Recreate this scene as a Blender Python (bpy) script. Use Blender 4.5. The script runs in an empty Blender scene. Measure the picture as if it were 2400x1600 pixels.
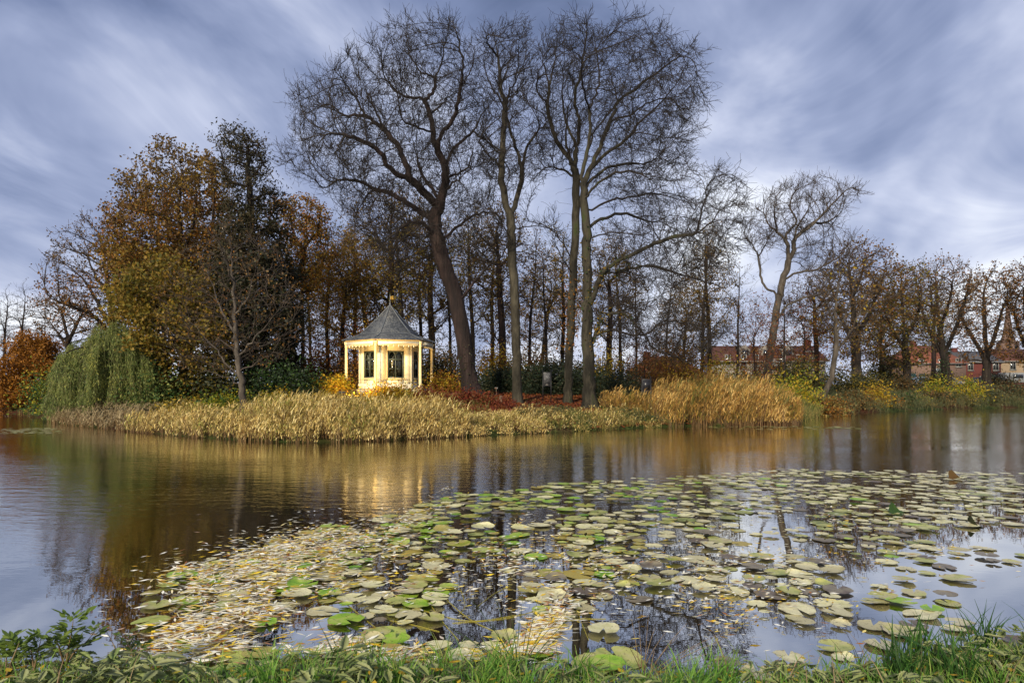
import bpy, bmesh, math, random
import numpy as np
from mathutils import Vector, Matrix
R = math.radians
rng = np.random.default_rng(7)
random.seed(7)
scene = bpy.context.scene
COL = scene.collection

# ------------------------------------------------------------------ camera
CAMH, F, HZ = 1.7, 1600.0, 903.0
cam = bpy.data.cameras.new('camera'); cam.lens = 24; cam.sensor_width = 36
cam.clip_start = 0.05; cam.clip_end = 3000; cam.shift_y = (HZ - 800) / 2400
co = bpy.data.objects.new('camera', cam); COL.objects.link(co)
co.location = (0, 0, CAMH); co.rotation_euler = (R(90), 0, 0)
scene.camera = co

# ------------------------------------------------------------------ light
SUN_EL, SUN_AZ = 27.0, -22.0      # degrees; azimuth measured from behind the camera, negative = to the left
SUN_E, SUN_ANG = 5.0, 7.0
SKY_GAIN = 1.27
sd = Vector((math.sin(R(SUN_AZ)) * math.cos(R(SUN_EL)), -math.cos(R(SUN_AZ)) * math.cos(R(SUN_EL)), math.sin(R(SUN_EL))))
sl = bpy.data.lights.new('sun', 'SUN'); sl.energy = SUN_E; sl.angle = R(SUN_ANG); sl.color = (1.0, 0.88, 0.68)
so = bpy.data.objects.new('sun', sl); COL.objects.link(so); so.rotation_euler = (-sd).to_track_quat('-Z', 'Y').to_euler()
so.location = (0, -20, 60)

world = bpy.data.worlds.new('World'); scene.world = world; world.use_nodes = True
def build_world():
    nt = world.node_tree; N = nt.nodes; L = nt.links; N.clear()
    out = N.new('ShaderNodeOutputWorld')
    sky = N.new('ShaderNodeTexSky'); sky.sky_type = 'NISHITA'; sky.sun_disc = False
    sky.sun_elevation = R(SUN_EL); sky.sun_rotation = math.atan2(sd.x, sd.y); sky.dust_density = 2.0
    b1 = N.new('ShaderNodeBackground'); b1.inputs[1].default_value = 0.10; L.new(sky.outputs[0], b1.inputs[0])
    tc = N.new('ShaderNodeTexCoord'); sep = N.new('ShaderNodeSeparateXYZ'); L.new(tc.outputs['Generated'], sep.inputs[0])
    def m(op, a, b=None, c=None):
        n = N.new('ShaderNodeMath'); n.operation = op
        for i, v in enumerate((a, b, c)):
            if v is None: continue
            if isinstance(v, (int, float)): n.inputs[i].default_value = v
            else: L.new(v, n.inputs[i])
        return n.outputs[0]
    z = m('ADD', m('MAXIMUM', sep.outputs[2], 0.0), 0.30)
    u0, v0 = m('DIVIDE', sep.outputs[0], z), m('DIVIDE', sep.outputs[1], z)
    a = R(16); ca, sa = math.cos(a), math.sin(a)
    u = m('SUBTRACT', m('MULTIPLY', u0, ca), m('MULTIPLY', v0, sa))
    v = m('ADD', m('MULTIPLY', u0, sa), m('MULTIPLY', v0, ca))
    def noise(su, sv, w, detail, rough, dist):
        c = N.new('ShaderNodeCombineXYZ'); L.new(m('MULTIPLY', u, su), c.inputs[0]); L.new(m('MULTIPLY', v, sv), c.inputs[1]); c.inputs[2].default_value = w
        n = N.new('ShaderNodeTexNoise'); n.inputs['Scale'].default_value = 1.0; n.inputs['Detail'].default_value = detail
        n.inputs['Roughness'].default_value = rough; n.inputs['Distortion'].default_value = dist; L.new(c.outputs[0], n.inputs['Vector'])
        return n.outputs[0]
    n1 = noise(0.85, 0.62, 1.2, 4, 0.52, 0.9)
    n2 = noise(2.1, 1.15, 9.1, 5, 0.58, 1.2)
    n3 = noise(0.35, 0.25, 5.0, 1, 0.5, 0.0)
    t = m('ADD', m('ADD', m('MULTIPLY', n1, 0.56), m('MULTIPLY', n2, 0.28)), m('MULTIPLY', n3, 0.16))
    # overcast skies are lighter over the horizon
    hz = m('MULTIPLY', m('POWER', m('SUBTRACT', 1.0, m('MAXIMUM', sep.outputs[2], 0.0)), 6.0), 0.10)
    t = m('ADD', t, hz)
    r = N.new('ShaderNodeValToRGB'); e = r.color_ramp.elements
    e[0].position = 0.37; e[0].color = (0.075, 0.105, 0.20, 1)
    e[1].position = 0.67; e[1].color = (0.88, 0.91, 0.97, 1)
    for p, c in ((0.43, (0.165, 0.21, 0.355, 1)), (0.495, (0.285, 0.335, 0.50, 1)), (0.565, (0.49, 0.535, 0.69, 1))):
        q = e.new(p); q.color = c
    L.new(t, r.inputs[0])
    b2 = N.new('ShaderNodeBackground'); b2.inputs[1].default_value = SKY_GAIN; L.new(r.outputs[0], b2.inputs[0])
    mx = N.new('ShaderNodeMixShader'); mx.inputs[0].default_value = 0.93
    L.new(b1.outputs[0], mx.inputs[1]); L.new(b2.outputs[0], mx.inputs[2]); L.new(mx.outputs[0], out.inputs[0])
build_world()
vs = scene.view_settings; vs.view_transform = 'Standard'; vs.look = 'None'; vs.gamma = 1; vs.exposure = 0.0
scene.cycles.max_bounces = 6; scene.cycles.diffuse_bounces = 3; scene.cycles.glossy_bounces = 3
scene.cycles.transparent_max_bounces = 8; scene.cycles.transmission_bounces = 4
scene.cycles.sample_clamp_indirect = 4.0
scene.cycles.use_denoising = True

# ------------------------------------------------------------------ helpers
def W(px, py, D): return np.array([(px - 1200) / F * D, D, CAMH - (py - HZ) / F * D])
def WX(px, D): return (px - 1200) / F * D
def tag(o, label=None, cat=None, group=None, kind=None):
    if label: o['label'] = label
    if cat: o['category'] = cat
    if group: o['group'] = group
    if kind: o['kind'] = kind
    return o
def empty(name, loc, label, cat, group=None, rz=0):
    o = bpy.data.objects.new(name, None); COL.objects.link(o); o.location = loc; o.rotation_euler = (0, 0, rz)
    o.empty_display_size = 0.2
    return tag(o, label, cat, group)
def mk(name, V, Fs, mat, parent=None, smooth=True, loc=None):
    """V (n,3) array in the parent's space, Fs list of (m,k) index arrays -> one mesh object"""
    V = np.asarray(V, dtype=np.float32)
    if not isinstance(Fs, list): Fs = [Fs]
    Fs = [np.asarray(f, dtype=np.int32) for f in Fs if len(f)]
    me = bpy.data.meshes.new(name)
    me.vertices.add(len(V)); me.vertices.foreach_set('co', V.ravel())
    li = np.concatenate([f.ravel() for f in Fs]); tot = np.concatenate([np.full(len(f), f.shape[1], np.int32) for f in Fs])
    st = np.concatenate([[0], np.cumsum(tot)[:-1]]).astype(np.int32)
    me.loops.add(len(li)); me.loops.foreach_set('vertex_index', li)
    me.polygons.add(len(tot)); me.polygons.foreach_set('loop_start', st); me.polygons.foreach_set('loop_total', tot)
    if smooth: me.polygons.foreach_set('use_smooth', np.ones(len(tot), dtype=bool))
    me.update(calc_edges=True)
    me.materials.append(mat)
    o = bpy.data.objects.new(name, me); COL.objects.link(o)
    if parent: o.parent = parent
    if loc is not None: o.location = loc
    return o
class MB:
    """collects simple solids into one mesh"""
    def __init__(s): s.V = []; s.F = {}; s.n = 0
    def add(s, V, Fs):
        V = np.asarray(V, float)
        for f in Fs:
            s.F.setdefault(len(f), []).append([i + s.n for i in f])
        s.V.append(V); s.n += len(V); return s
    def box(s, c, d, rz=0, M=None):
        x, y, z = np.array(d) / 2
        V = np.array([(-x,-y,-z),(x,-y,-z),(x,y,-z),(-x,y,-z),(-x,-y,z),(x,-y,z),(x,y,z),(-x,y,z)])
        if rz: V = rot2(V, rz)
        V = V + np.array(c)
        if M is not None: V = M(V)
        return s.add(V, [(0,3,2,1),(4,5,6,7),(0,1,5,4),(1,2,6,5),(2,3,7,6),(3,0,4,7)])
    def lathe(s, prof, c=(0,0,0), k=12):
        V = []
        for r, z in prof:
            for i in range(k): V.append((c[0] + r * math.cos(2*math.pi*i/k), c[1] + r * math.sin(2*math.pi*i/k), c[2] + z))
        Fs = []
        for j in range(len(prof) - 1):
            for i in range(k): Fs.append((j*k+i, j*k+(i+1)%k, (j+1)*k+(i+1)%k, (j+1)*k+i))
        s.add(V, Fs)
        s.F.setdefault(k, []).append([s.n - k + i for i in range(k)]); s.F[k].append([s.n - len(V) + k - 1 - i for i in range(k)])
        return s
    def tube(s, pts, r, k=6):
        pts = [Vector(p) for p in pts]; rr = r if hasattr(r, '__len__') else [r] * len(pts); V = []
        for i, p in enumerate(pts):
            d = (pts[min(i+1, len(pts)-1)] - pts[max(i-1, 0)]).normalized()
            a = d.cross(Vector((0.9, 0.31, 0.12))).normalized(); b = d.cross(a)
            for j in range(k):
                t = 2*math.pi*j/k; V.append(p + (a*math.cos(t) + b*math.sin(t)) * rr[i])
        Fs = [(i*k+j, i*k+(j+1)%k, (i+1)*k+(j+1)%k, (i+1)*k+j) for i in range(len(pts)-1) for j in range(k)]
        return s.add([tuple(v) for v in V], Fs)
    def prism(s, poly, y0, y1, M=None):
        """polygon in x,z pulled from y0 to y1"""
        n = len(poly); V = np.array([(x, y0, z) for x, z in poly] + [(x, y1, z) for x, z in poly])
        if M is not None: V = M(V)
        return s.add(V, [tuple(range(n)), tuple(range(2*n-1, n-1, -1))] + [(i, n+i, n+(i+1) % n, (i+1) % n) for i in range(n)])
    def build(s, name, mat, parent=None, smooth=False, bevel=0, loc=None):
        o = mk(name, np.concatenate(s.V), [np.array(f) for f in s.F.values()], mat, parent, smooth, loc)
        if bevel:
            b = o.modifiers.new('bevel', 'BEVEL'); b.width = bevel; b.segments = 2; b.limit_method = 'ANGLE'
        return o
def rot2(V, a):
    c, s = math.cos(a), math.sin(a); V = np.asarray(V, float); X = V.copy()
    X[:, 0] = c * V[:, 0] - s * V[:, 1]; X[:, 1] = s * V[:, 0] + c * V[:, 1]; return X
def unit(v):
    v = np.asarray(v, float); return v / np.maximum(np.linalg.norm(v, axis=-1, keepdims=True), 1e-9)

# ------------------------------------------------------------------ materials
def nmat(name):
    m = bpy.data.materials.new(name); m.use_nodes = True; nt = m.node_tree
    for n in list(nt.nodes): nt.nodes.remove(n)
    out = nt.nodes.new('ShaderNodeOutputMaterial')
    return m, nt, nt.nodes, nt.links, out
def ramp(N, cols, pos=None):
    r = N.new('ShaderNodeValToRGB'); e = r.color_ramp.elements; n = len(cols)
    pos = pos or [i / max(n-1, 1) for i in range(n)]
    e[0].position = pos[0]; e[0].color = (*cols[0], 1)
    if n > 1: e[1].position = pos[-1]; e[1].color = (*cols[-1], 1)
    for p, c in list(zip(pos, cols))[1:-1]:
        q = e.new(p); q.color = (*c, 1)
    return r
def noise_mat(name, cols, scale=4.0, rough=0.8, bump=0.2, stretch=(1,1,1), detail=6, spec=0.3, pos=None, bscale=None, dist=0.02):
    m, nt, N, L, out = nmat(name)
    p = N.new('ShaderNodeBsdfPrincipled'); p.inputs['Roughness'].default_value = rough; p.inputs['Specular IOR Level'].default_value = spec
    tc = N.new('ShaderNodeTexCoord'); mp = N.new('ShaderNodeMapping'); mp.inputs['Scale'].default_value = stretch
    L.new(tc.outputs['Object'], mp.inputs[0])
    t = N.new('ShaderNodeTexNoise'); t.inputs['Scale'].default_value = scale; t.inputs['Detail'].default_value = detail; t.inputs['Roughness'].default_value = 0.65
    L.new(mp.outputs[0], t.inputs['Vector'])
    r = ramp(N, cols, pos or [0.3 + 0.4 * i / max(len(cols)-1, 1) for i in range(len(cols))]); L.new(t.outputs[0], r.inputs[0]); L.new(r.outputs[0], p.inputs['Base Color'])
    if bump:
        t2 = N.new('ShaderNodeTexNoise'); t2.inputs['Scale'].default_value = bscale or scale * 3; t2.inputs['Detail'].default_value = 5; L.new(mp.outputs[0], t2.inputs['Vector'])
        b = N.new('ShaderNodeBump'); b.inputs['Strength'].default_value = bump; b.inputs['Distance'].default_value = dist; L.new(t2.outputs[0], b.inputs['Height']); L.new(b.outputs[0], p.inputs['Normal'])
    L.new(p.outputs[0], out.inputs[0]); return m
def leaf_mat(name, cols, trans=0.35, rough=0.55, clump=0.35, cscale=0.9, pos=None):
    """colour differs from leaf to leaf (each leaf is its own island) and drifts slowly from clump to clump"""
    m, nt, N, L, out = nmat(name)
    g = N.new('ShaderNodeNewGeometry'); tc = N.new('ShaderNodeTexCoord')
    t = N.new('ShaderNodeTexNoise'); t.inputs['Scale'].default_value = cscale; t.inputs['Detail'].default_value = 2; L.new(tc.outputs['Object'], t.inputs['Vector'])
    mr = N.new('ShaderNodeMapRange'); mr.inputs[1].default_value = 0.3; mr.inputs[2].default_value = 0.7; L.new(t.outputs[0], mr.inputs[0])
    mx = N.new('ShaderNodeMix'); mx.inputs[0].default_value = clump; L.new(g.outputs['Random Per Island'], mx.inputs[2]); L.new(mr.outputs[0], mx.inputs[3])
    r = ramp(N, cols, pos); L.new(mx.outputs[0], r.inputs[0])
    p = N.new('ShaderNodeBsdfPrincipled'); p.inputs['Roughness'].default_value = rough; p.inputs['Specular IOR Level'].default_value = 0.25
    L.new(r.outputs[0], p.inputs['Base Color'])
    tr = N.new('ShaderNodeBsdfTranslucent'); L.new(r.outputs[0], tr.inputs[0])
    ms = N.new('ShaderNodeMixShader'); ms.inputs[0].default_value = trans; L.new(p.outputs[0], ms.inputs[1]); L.new(tr.outputs[0], ms.inputs[2])
    L.new(ms.outputs[0], out.inputs[0]); return m
def flat(name, col, rough=0.6, spec=0.4, metal=0.0, var=0.12, scale=6.0, bump=0.05):
    c2 = tuple(min(1, c * (1 + var)) for c in col); c1 = tuple(c * (1 - var) for c in col)
    m = noise_mat(name, [c1, c2], scale, rough, bump, spec=spec)
    for n in m.node_tree.nodes:
        if n.type == 'BSDF_PRINCIPLED': n.inputs['Metallic'].default_value = metal
    return m

M = {}
M['bark_dark'] = noise_mat('bark_dark', [(.008,.006,.005),(.020,.015,.012),(.045,.034,.027)], 5, .9, .8, (1,1,.18), dist=.05)
M['bark_red'] = noise_mat('bark_red', [(.006,.005,.005),(.022,.014,.012),(.056,.035,.029)], 2.6, .9, 1.0, (1,1,.14), dist=.10, bscale=9)
M['bark_pale'] = noise_mat('bark_pale', [(.013,.012,.008),(.036,.031,.021),(.080,.070,.047)], 2.4, .9, .8, (1,1,.4), dist=.06, bscale=10)
M['bark_moss'] = noise_mat('bark_moss', [(.008,.007,.005),(.018,.016,.011),(.046,.040,.027),(.032,.044,.011)], 2.2, .92, 1.0, (1,1,.3), dist=.08, bscale=9)
M['bark_grey'] = noise_mat('bark_grey', [(.028,.022,.018),(.065,.054,.042),(.12,.10,.08)], 6, .9, .6, (1,1,.25), dist=.02)
M['twig_dark'] = noise_mat('twig_dark', [(.016,.013,.011),(.034,.027,.022)], 1.5, .9, 0)
M['twig_brown'] = noise_mat('twig_brown', [(.030,.020,.013),(.068,.046,.030)], 1.5, .9, 0)
M['twig_grey'] = noise_mat('twig_grey', [(.035,.027,.022),(.08,.062,.048)], 1.5, .9, 0)
M['twig_moss'] = noise_mat('twig_moss', [(.04,.034,.02),(.075,.075,.025),(.10,.12,.03)], 1.2, .9, 0)
M['leaf_gold'] = leaf_mat('leaf_gold', [(.035,.032,.008),(.115,.082,.014),(.22,.145,.022),(.30,.175,.025),(.12,.058,.014)], .4)
M['leaf_olive'] = leaf_mat('leaf_olive', [(.035,.045,.010),(.095,.09,.016),(.19,.155,.022),(.27,.18,.024),(.14,.075,.016)], .4)
M['leaf_brown'] = leaf_mat('leaf_brown', [(.035,.023,.010),(.095,.056,.02),(.165,.092,.026),(.21,.13,.035)], .35)
M['leaf_rust'] = leaf_mat('leaf_rust', [(.06,.023,.008),(.19,.07,.014),(.30,.13,.019),(.26,.155,.024)], .4)
M['leaf_red'] = leaf_mat('leaf_red', [(.05,.008,.007),(.13,.022,.014),(.21,.05,.018),(.17,.08,.02)], .35)
M['leaf_yellow'] = leaf_mat('leaf_yellow', [(.15,.15,.015),(.36,.25,.02),(.48,.32,.025),(.40,.19,.02)], .4)
M['leaf_yellowgreen'] = leaf_mat('leaf_yellowgreen', [(.06,.12,.015),(.16,.20,.02),(.36,.31,.025),(.42,.29,.02)], .4)
M['leaf_green'] = leaf_mat('leaf_green', [(.018,.042,.012),(.04,.085,.018),(.075,.12,.025)], .3)
M['leaf_dark'] = leaf_mat('leaf_dark', [(.010,.014,.008),(.022,.030,.014),(.045,.048,.02),(.06,.045,.02)], .15)
M['leaf_yew'] = leaf_mat('leaf_yew', [(.007,.014,.007),(.016,.028,.013),(.032,.048,.022)], .15)
M['leaf_pine'] = leaf_mat('leaf_pine', [(.012,.013,.008),(.026,.026,.012),(.05,.042,.017),(.07,.045,.02)], .2)
M['leaf_willow'] = leaf_mat('leaf_willow', [(.028,.055,.012),(.09,.13,.03),(.21,.24,.065),(.38,.35,.07)], .35, cscale=.6)
M['leaf_orange'] = leaf_mat('leaf_orange', [(.13,.048,.008),(.27,.11,.014),(.40,.18,.022)], .35)
M['ivy'] = leaf_mat('ivy', [(.008,.016,.006),(.02,.038,.012),(.045,.065,.02)], .15)
M['reed'] = leaf_mat('reed', [(.12,.18,.035),(.36,.36,.08),(.24,.15,.04),(.68,.51,.16),(.86,.72,.34),(.44,.27,.07),(.33,.37,.10)], .35, clump=.4, cscale=.8)
M['reed_gold'] = leaf_mat('reed_gold', [(.12,.15,.03),(.32,.24,.045),(.26,.12,.03),(.60,.37,.09),(.78,.56,.22),(.40,.17,.03)], .35, clump=.45, cscale=.7)
M['reed_pale'] = leaf_mat('reed_pale', [(.14,.12,.06),(.30,.23,.12),(.42,.33,.19),(.22,.20,.08)], .35, clump=.4)
M['sedge'] = leaf_mat('sedge', [(.035,.06,.015),(.09,.12,.028),(.21,.19,.05),(.36,.26,.09),(.20,.09,.028)], .35, clump=.5, cscale=.7)
M['bank_green'] = leaf_mat('bank_green', [(.018,.026,.012),(.045,.058,.022),(.095,.105,.045),(.15,.12,.045),(.09,.05,.022)], .3, clump=.5, cscale=.6)
M['grass'] = leaf_mat('grass', [(.04,.11,.018),(.09,.23,.03),(.17,.35,.05),(.32,.40,.09),(.28,.26,.10)], .4, clump=.4, cscale=2.5)
M['grass_dark'] = leaf_mat('grass_dark', [(.02,.05,.012),(.04,.11,.018),(.08,.18,.03)], .35, clump=.4, cscale=2.5)
M['nettle'] = leaf_mat('nettle', [(.10,.15,.03),(.22,.27,.09),(.34,.36,.17),(.12,.25,.035)], .3, clump=.45, cscale=4)
M['elder'] = leaf_mat('elder', [(.08,.13,.02),(.14,.21,.035),(.24,.30,.07)], .35)
M['rush'] = leaf_mat('rush', [(.02,.045,.015),(.045,.085,.02),(.09,.13,.03)], .15)
M['drystem'] = leaf_mat('drystem', [(.10,.06,.035),(.22,.15,.08),(.34,.25,.14)], .1)
M['litter'] = leaf_mat('litter', [(.06,.014,.008),(.15,.035,.014),(.24,.075,.02),(.20,.11,.03)], .2, clump=.3)
M['litter_yellow'] = leaf_mat('litter_yellow', [(.24,.10,.015),(.42,.26,.02),(.50,.36,.03),(.26,.30,.03)], .3)
M['drift'] = leaf_mat('drift', [(.86,.84,.70),(.90,.88,.76),(.80,.70,.40),(.84,.64,.05),(.72,.46,.03),(.34,.11,.015),(.88,.86,.72)], .15, clump=0.0, pos=[0,.3,.5,.62,.74,.84,1])
M['reed_stem'] = leaf_mat('reed_stem', [(.06,.032,.014),(.13,.075,.03),(.25,.16,.07)], .1)
M['wood_post'] = noise_mat('wood_post', [(.10,.07,.045),(.24,.18,.12)], 8, .85, .5, (1,1,.2))
M['black_metal'] = flat('black_metal', (.012,.012,.014), .45)

def ground_mat():
    m, nt, N, L, out = nmat('ground'); p = N.new('ShaderNodeBsdfPrincipled'); p.inputs['Roughness'].default_value = .95; p.inputs['Specular IOR Level'].default_value = .1
    tc = N.new('ShaderNodeTexCoord')
    t1 = N.new('ShaderNodeTexNoise'); t1.inputs['Scale'].default_value = .25; t1.inputs['Detail'].default_value = 4; L.new(tc.outputs['Object'], t1.inputs[0])
    t2 = N.new('ShaderNodeTexNoise'); t2.inputs['Scale'].default_value = 6; t2.inputs['Detail'].default_value = 8; L.new(tc.outputs['Object'], t2.inputs[0])
    a = ramp(N, [(.035,.055,.015),(.06,.08,.02),(.075,.05,.022),(.10,.035,.018)], [.38,.47,.55,.63]); L.new(t1.outputs[0], a.inputs[0])
    b = ramp(N, [(.25,.22,.2),(1,1,1)], [.3,.7]); L.new(t2.outputs[0], b.inputs[0])
    mx = N.new('ShaderNodeMix'); mx.data_type = 'RGBA'; mx.blend_type = 'MULTIPLY'; mx.inputs[0].default_value = 1
    L.new(a.outputs[0], mx.inputs[6]); L.new(b.outputs[0], mx.inputs[7]); L.new(mx.outputs[2], p.inputs['Base Color'])
    bp = N.new('ShaderNodeBump'); bp.inputs['Strength'].default_value = .8; bp.inputs['Distance'].default_value = .05; L.new(t2.outputs[0], bp.inputs['Height']); L.new(bp.outputs[0], p.inputs['Normal'])
    L.new(p.outputs[0], out.inputs[0]); return m
def water_mat():
    """dark peaty pond: mirror-calm between the pads near the viewer, ruffled by the breeze farther out"""
    m, nt, N, L, out = nmat('water')
    tc = N.new('ShaderNodeTexCoord'); sep = N.new('ShaderNodeSeparateXYZ'); L.new(tc.outputs['Object'], sep.inputs[0])
    def mth(op, a, b):
        n = N.new('ShaderNodeMath'); n.operation = op
        for i, v in enumerate((a, b)):
            if isinstance(v, (int, float)): n.inputs[i].default_value = v
            else: L.new(v, n.inputs[i])
        return n.outputs[0]
    # open-water mask: distance beyond the line where the pads stop
    line = mth('ADD', mth('MULTIPLY', sep.outputs[0], -0.40), sep.outputs[1])
    mr = N.new('ShaderNodeMapRange'); mr.interpolation_type = 'SMOOTHSTEP'; mr.inputs[1].default_value = 6.5; mr.inputs[2].default_value = 11.5; L.new(line, mr.inputs[0])
    def ns(sc, st, det):
        mp = N.new('ShaderNodeMapping'); mp.inputs['Scale'].default_value = st; L.new(tc.outputs['Object'], mp.inputs[0])
        t = N.new('ShaderNodeTexNoise'); t.inputs['Scale'].default_value = sc; t.inputs['Detail'].default_value = det; L.new(mp.outputs[0], t.inputs[0]); return t.outputs[0]
    rip = mth('ADD', mth('MULTIPLY', ns(3.0, (.8, 1.6, 1), 3), .7), mth('MULTIPLY', ns(11, (.7, 1.8, 1), 2), .25))
    patch = N.new('ShaderNodeMapRange'); patch.inputs[1].default_value = .38; patch.inputs[2].default_value = .62; patch.inputs[3].default_value = .35; L.new(ns(.22, (.6,1.2,1), 3), patch.inputs[0])
    bp = N.new('ShaderNodeBump'); bp.inputs['Distance'].default_value = .06
    L.new(mth('ADD', mth('MULTIPLY', mth('MULTIPLY', mr.outputs[0], patch.outputs[0]), .27), .006), bp.inputs['Strength']); L.new(rip, bp.inputs['Height'])
    gl = N.new('ShaderNodeBsdfGlossy'); gl.inputs['Color'].default_value = (.97,.96,.90,1)
    L.new(mth('ADD', mth('MULTIPLY', mr.outputs[0], .055), .008), gl.inputs['Roughness']); L.new(bp.outputs[0], gl.inputs['Normal'])
    df = N.new('ShaderNodeBsdfDiffuse'); df.inputs['Color'].default_value = (.012,.009,.004,1)
    fr = N.new('ShaderNodeFresnel'); fr.inputs['IOR'].default_value = 1.6; L.new(bp.outputs[0], fr.inputs['Normal'])
    fac = mth('MINIMUM', mth('ADD', mth('MULTIPLY', fr.outputs[0], .40), .64), 1.0)
    mx = N.new('ShaderNodeMixShader'); L.new(fac, mx.inputs[0]); L.new(df.outputs[0], mx.inputs[1]); L.new(gl.outputs[0], mx.inputs[2]); L.new(mx.outputs[0], out.inputs[0])
    return m

# ------------------------------------------------------------------ ground and water
SH = [(-80,44),(-45,43),(-30.8,41.5),(-28.0,40),(-25.0,36),(-22.3,33),(-20.0,30.2),(-14.3,25.4),(-10.4,22.4),(-7.2,20.6),(-5.6,20.3),(-4.0,21.1),(-1.4,22.9),(1.5,24.7),
      (5.1,27.2),(7.1,28.3),(9.8,28.6),(12,29.6),(14.2,33),(17,37.8),(20.9,41.8),(27.3,46),(32.5,49.5),(39,52.3),(60,55),(110,58),(420,64)]
LAND = np.array(SH + [(420,900),(-420,900),(-420,46)], float)
NEAR = np.array([(-40,3.41),(-6,3.76),(-4,3.96),(-2.6,3.93),(-1.5,3.83),(-0.6,3.99),(0.3,3.91),(1.0,3.83),(1.7,3.96),(2.3,4.16),(3.2,4.46),(5,4.61),(9,4.41),(40,3.71),(40,-40),(-40,-40)], float)
def inpoly(P, poly):
    x, y = P[:, 0], P[:, 1]; ins = np.zeros(len(P), bool); n = len(poly)
    for i in range(n):
        x1, y1 = poly[i]; x2, y2 = poly[(i+1) % n]
        c = ((y1 > y) != (y2 > y)) & (x < (x2 - x1) * (y - y1) / (y2 - y1 + 1e-12) + x1); ins ^= c
    return ins
def dpoly(P, poly):
    d = np.full(len(P), 1e9); n = len(poly)
    for i in range(n):
        a, b = poly[i], poly[(i+1) % n]; ab = b - a
        t = np.clip(((P - a) @ ab) / (ab @ ab + 1e-12), 0, 1); q = a + t[:, None] * ab
        d = np.minimum(d, np.hypot(P[:, 0] - q[:, 0], P[:, 1] - q[:, 1]))
    return d
def gz(x, y):
    P = np.stack([np.atleast_1d(np.asarray(x, float)), np.atleast_1d(np.asarray(y, float))], 1)
    out = np.full(len(P), -0.7)
    for poly, a, b, cap in ((LAND, .22, .088, 1.55), (NEAR, .17, .05, .9)):
        d = dpoly(P, poly); i = inpoly(P, poly)
        z = np.where(i, np.minimum(a * (1 - np.exp(-d / .4)) + b * d, cap), -np.minimum(d * .5, .7))
        out = np.maximum(out, z)
    far = np.clip((P[:, 1] - 300) / 500, 0, 1); out += far * 1.5
    out += np.where(out > .1, .05 * np.sin(P[:, 0] * .9) * np.cos(P[:, 1] * .7), 0)
    return out
def g1(x, y): return float(gz(x, y)[0])
def grid_axis(segs):
    a = []
    for s, e, st in segs: a += list(np.arange(s, e, st))
    return np.array(a + [segs[-1][1]])
gx = grid_axis([(-420,-90,30),(-90,-45,5),(-45,60,.6),(60,130,5),(130,420,29)])
gy = grid_axis([(-30,2,4),(2,6,.15),(6,18,1.5),(18,62,.6),(62,130,4),(130,900,40)])
XX, YY = np.meshgrid(gx, gy); nx, ny = len(gx), len(gy)
ZZ = gz(XX.ravel(), YY.ravel())
idx = (np.arange(ny-1)[:, None] * nx + np.arange(nx-1)[None]).ravel()
tag(mk('ground', np.stack([XX.ravel(), YY.ravel(), ZZ], 1), np.stack([idx, idx+1, idx+1+nx, idx+nx], 1), ground_mat()), kind='structure')
tag(mk('water', [(-400,-10,0),(400,-10,0),(400,80,0),(-400,80,0)], np.array([(0,1,2,3)]), water_mat(), smooth=False), kind='structure')
def drape(name, pts, w, mat, lift=.02):
    V, Fs = [], []
    pts = np.array(pts, float); q = []
    for a, b in zip(pts[:-1], pts[1:]):
        for t in np.linspace(0, 1, 12, endpoint=False): q.append(a + (b - a) * t)
    q = np.array(q + [pts[-1]]); d = unit(np.gradient(q, axis=0)); nrm = np.stack([-d[:, 1], d[:, 0]], 1)
    k = 5
    for i in range(len(q)):
        for j in range(k):
            p = q[i] + nrm[i] * w * (j / (k-1) - .5); V.append((p[0], p[1], g1(p[0], p[1]) + lift))
    for i in range(len(q)-1):
        for j in range(k-1): Fs.append((i*k+j, i*k+j+1, (i+1)*k+j+1, (i+1)*k+j))
    return tag(mk(name, V, np.array(Fs), mat), kind='structure')
M['path'] = noise_mat('path', [(.12,.09,.06),(.22,.17,.12),(.28,.23,.17)], 5, .95, .5)
M['asphalt'] = noise_mat('asphalt', [(.04,.04,.042),(.065,.063,.06)], 8, .9, .3)
drape('path', [(-1.5,31.5),(2.5,30.3),(5.0,30.6),(6.6,32.0),(9.5,36.5),(15,44)], 1.5, M['path'])
drape('gravel_path', [(27,58),(33,60),(40,63),(60,68)], 2.0, M['path'])
drape('road', [(20,112),(60,113),(140,116)], 7.0, M['asphalt'], .03)

def patch(x, y, f=1.0, ph=0.0):
    """smooth irregular 0..1 field for clumps"""
    x = np.asarray(x) * f; y = np.asarray(y) * f
    v = np.sin(x*1.3 + 1.7*np.sin(y*.9 + ph) + ph) + np.sin(y*1.7 + 1.3*np.sin(x*1.1 - ph)) + .6*np.sin(x*3.1 + y*2.3 + ph*2) + .5*np.sin(x*5.3 - y*4.1 + ph)
    return np.clip(.5 + v / 5.2, 0, 1)
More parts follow.
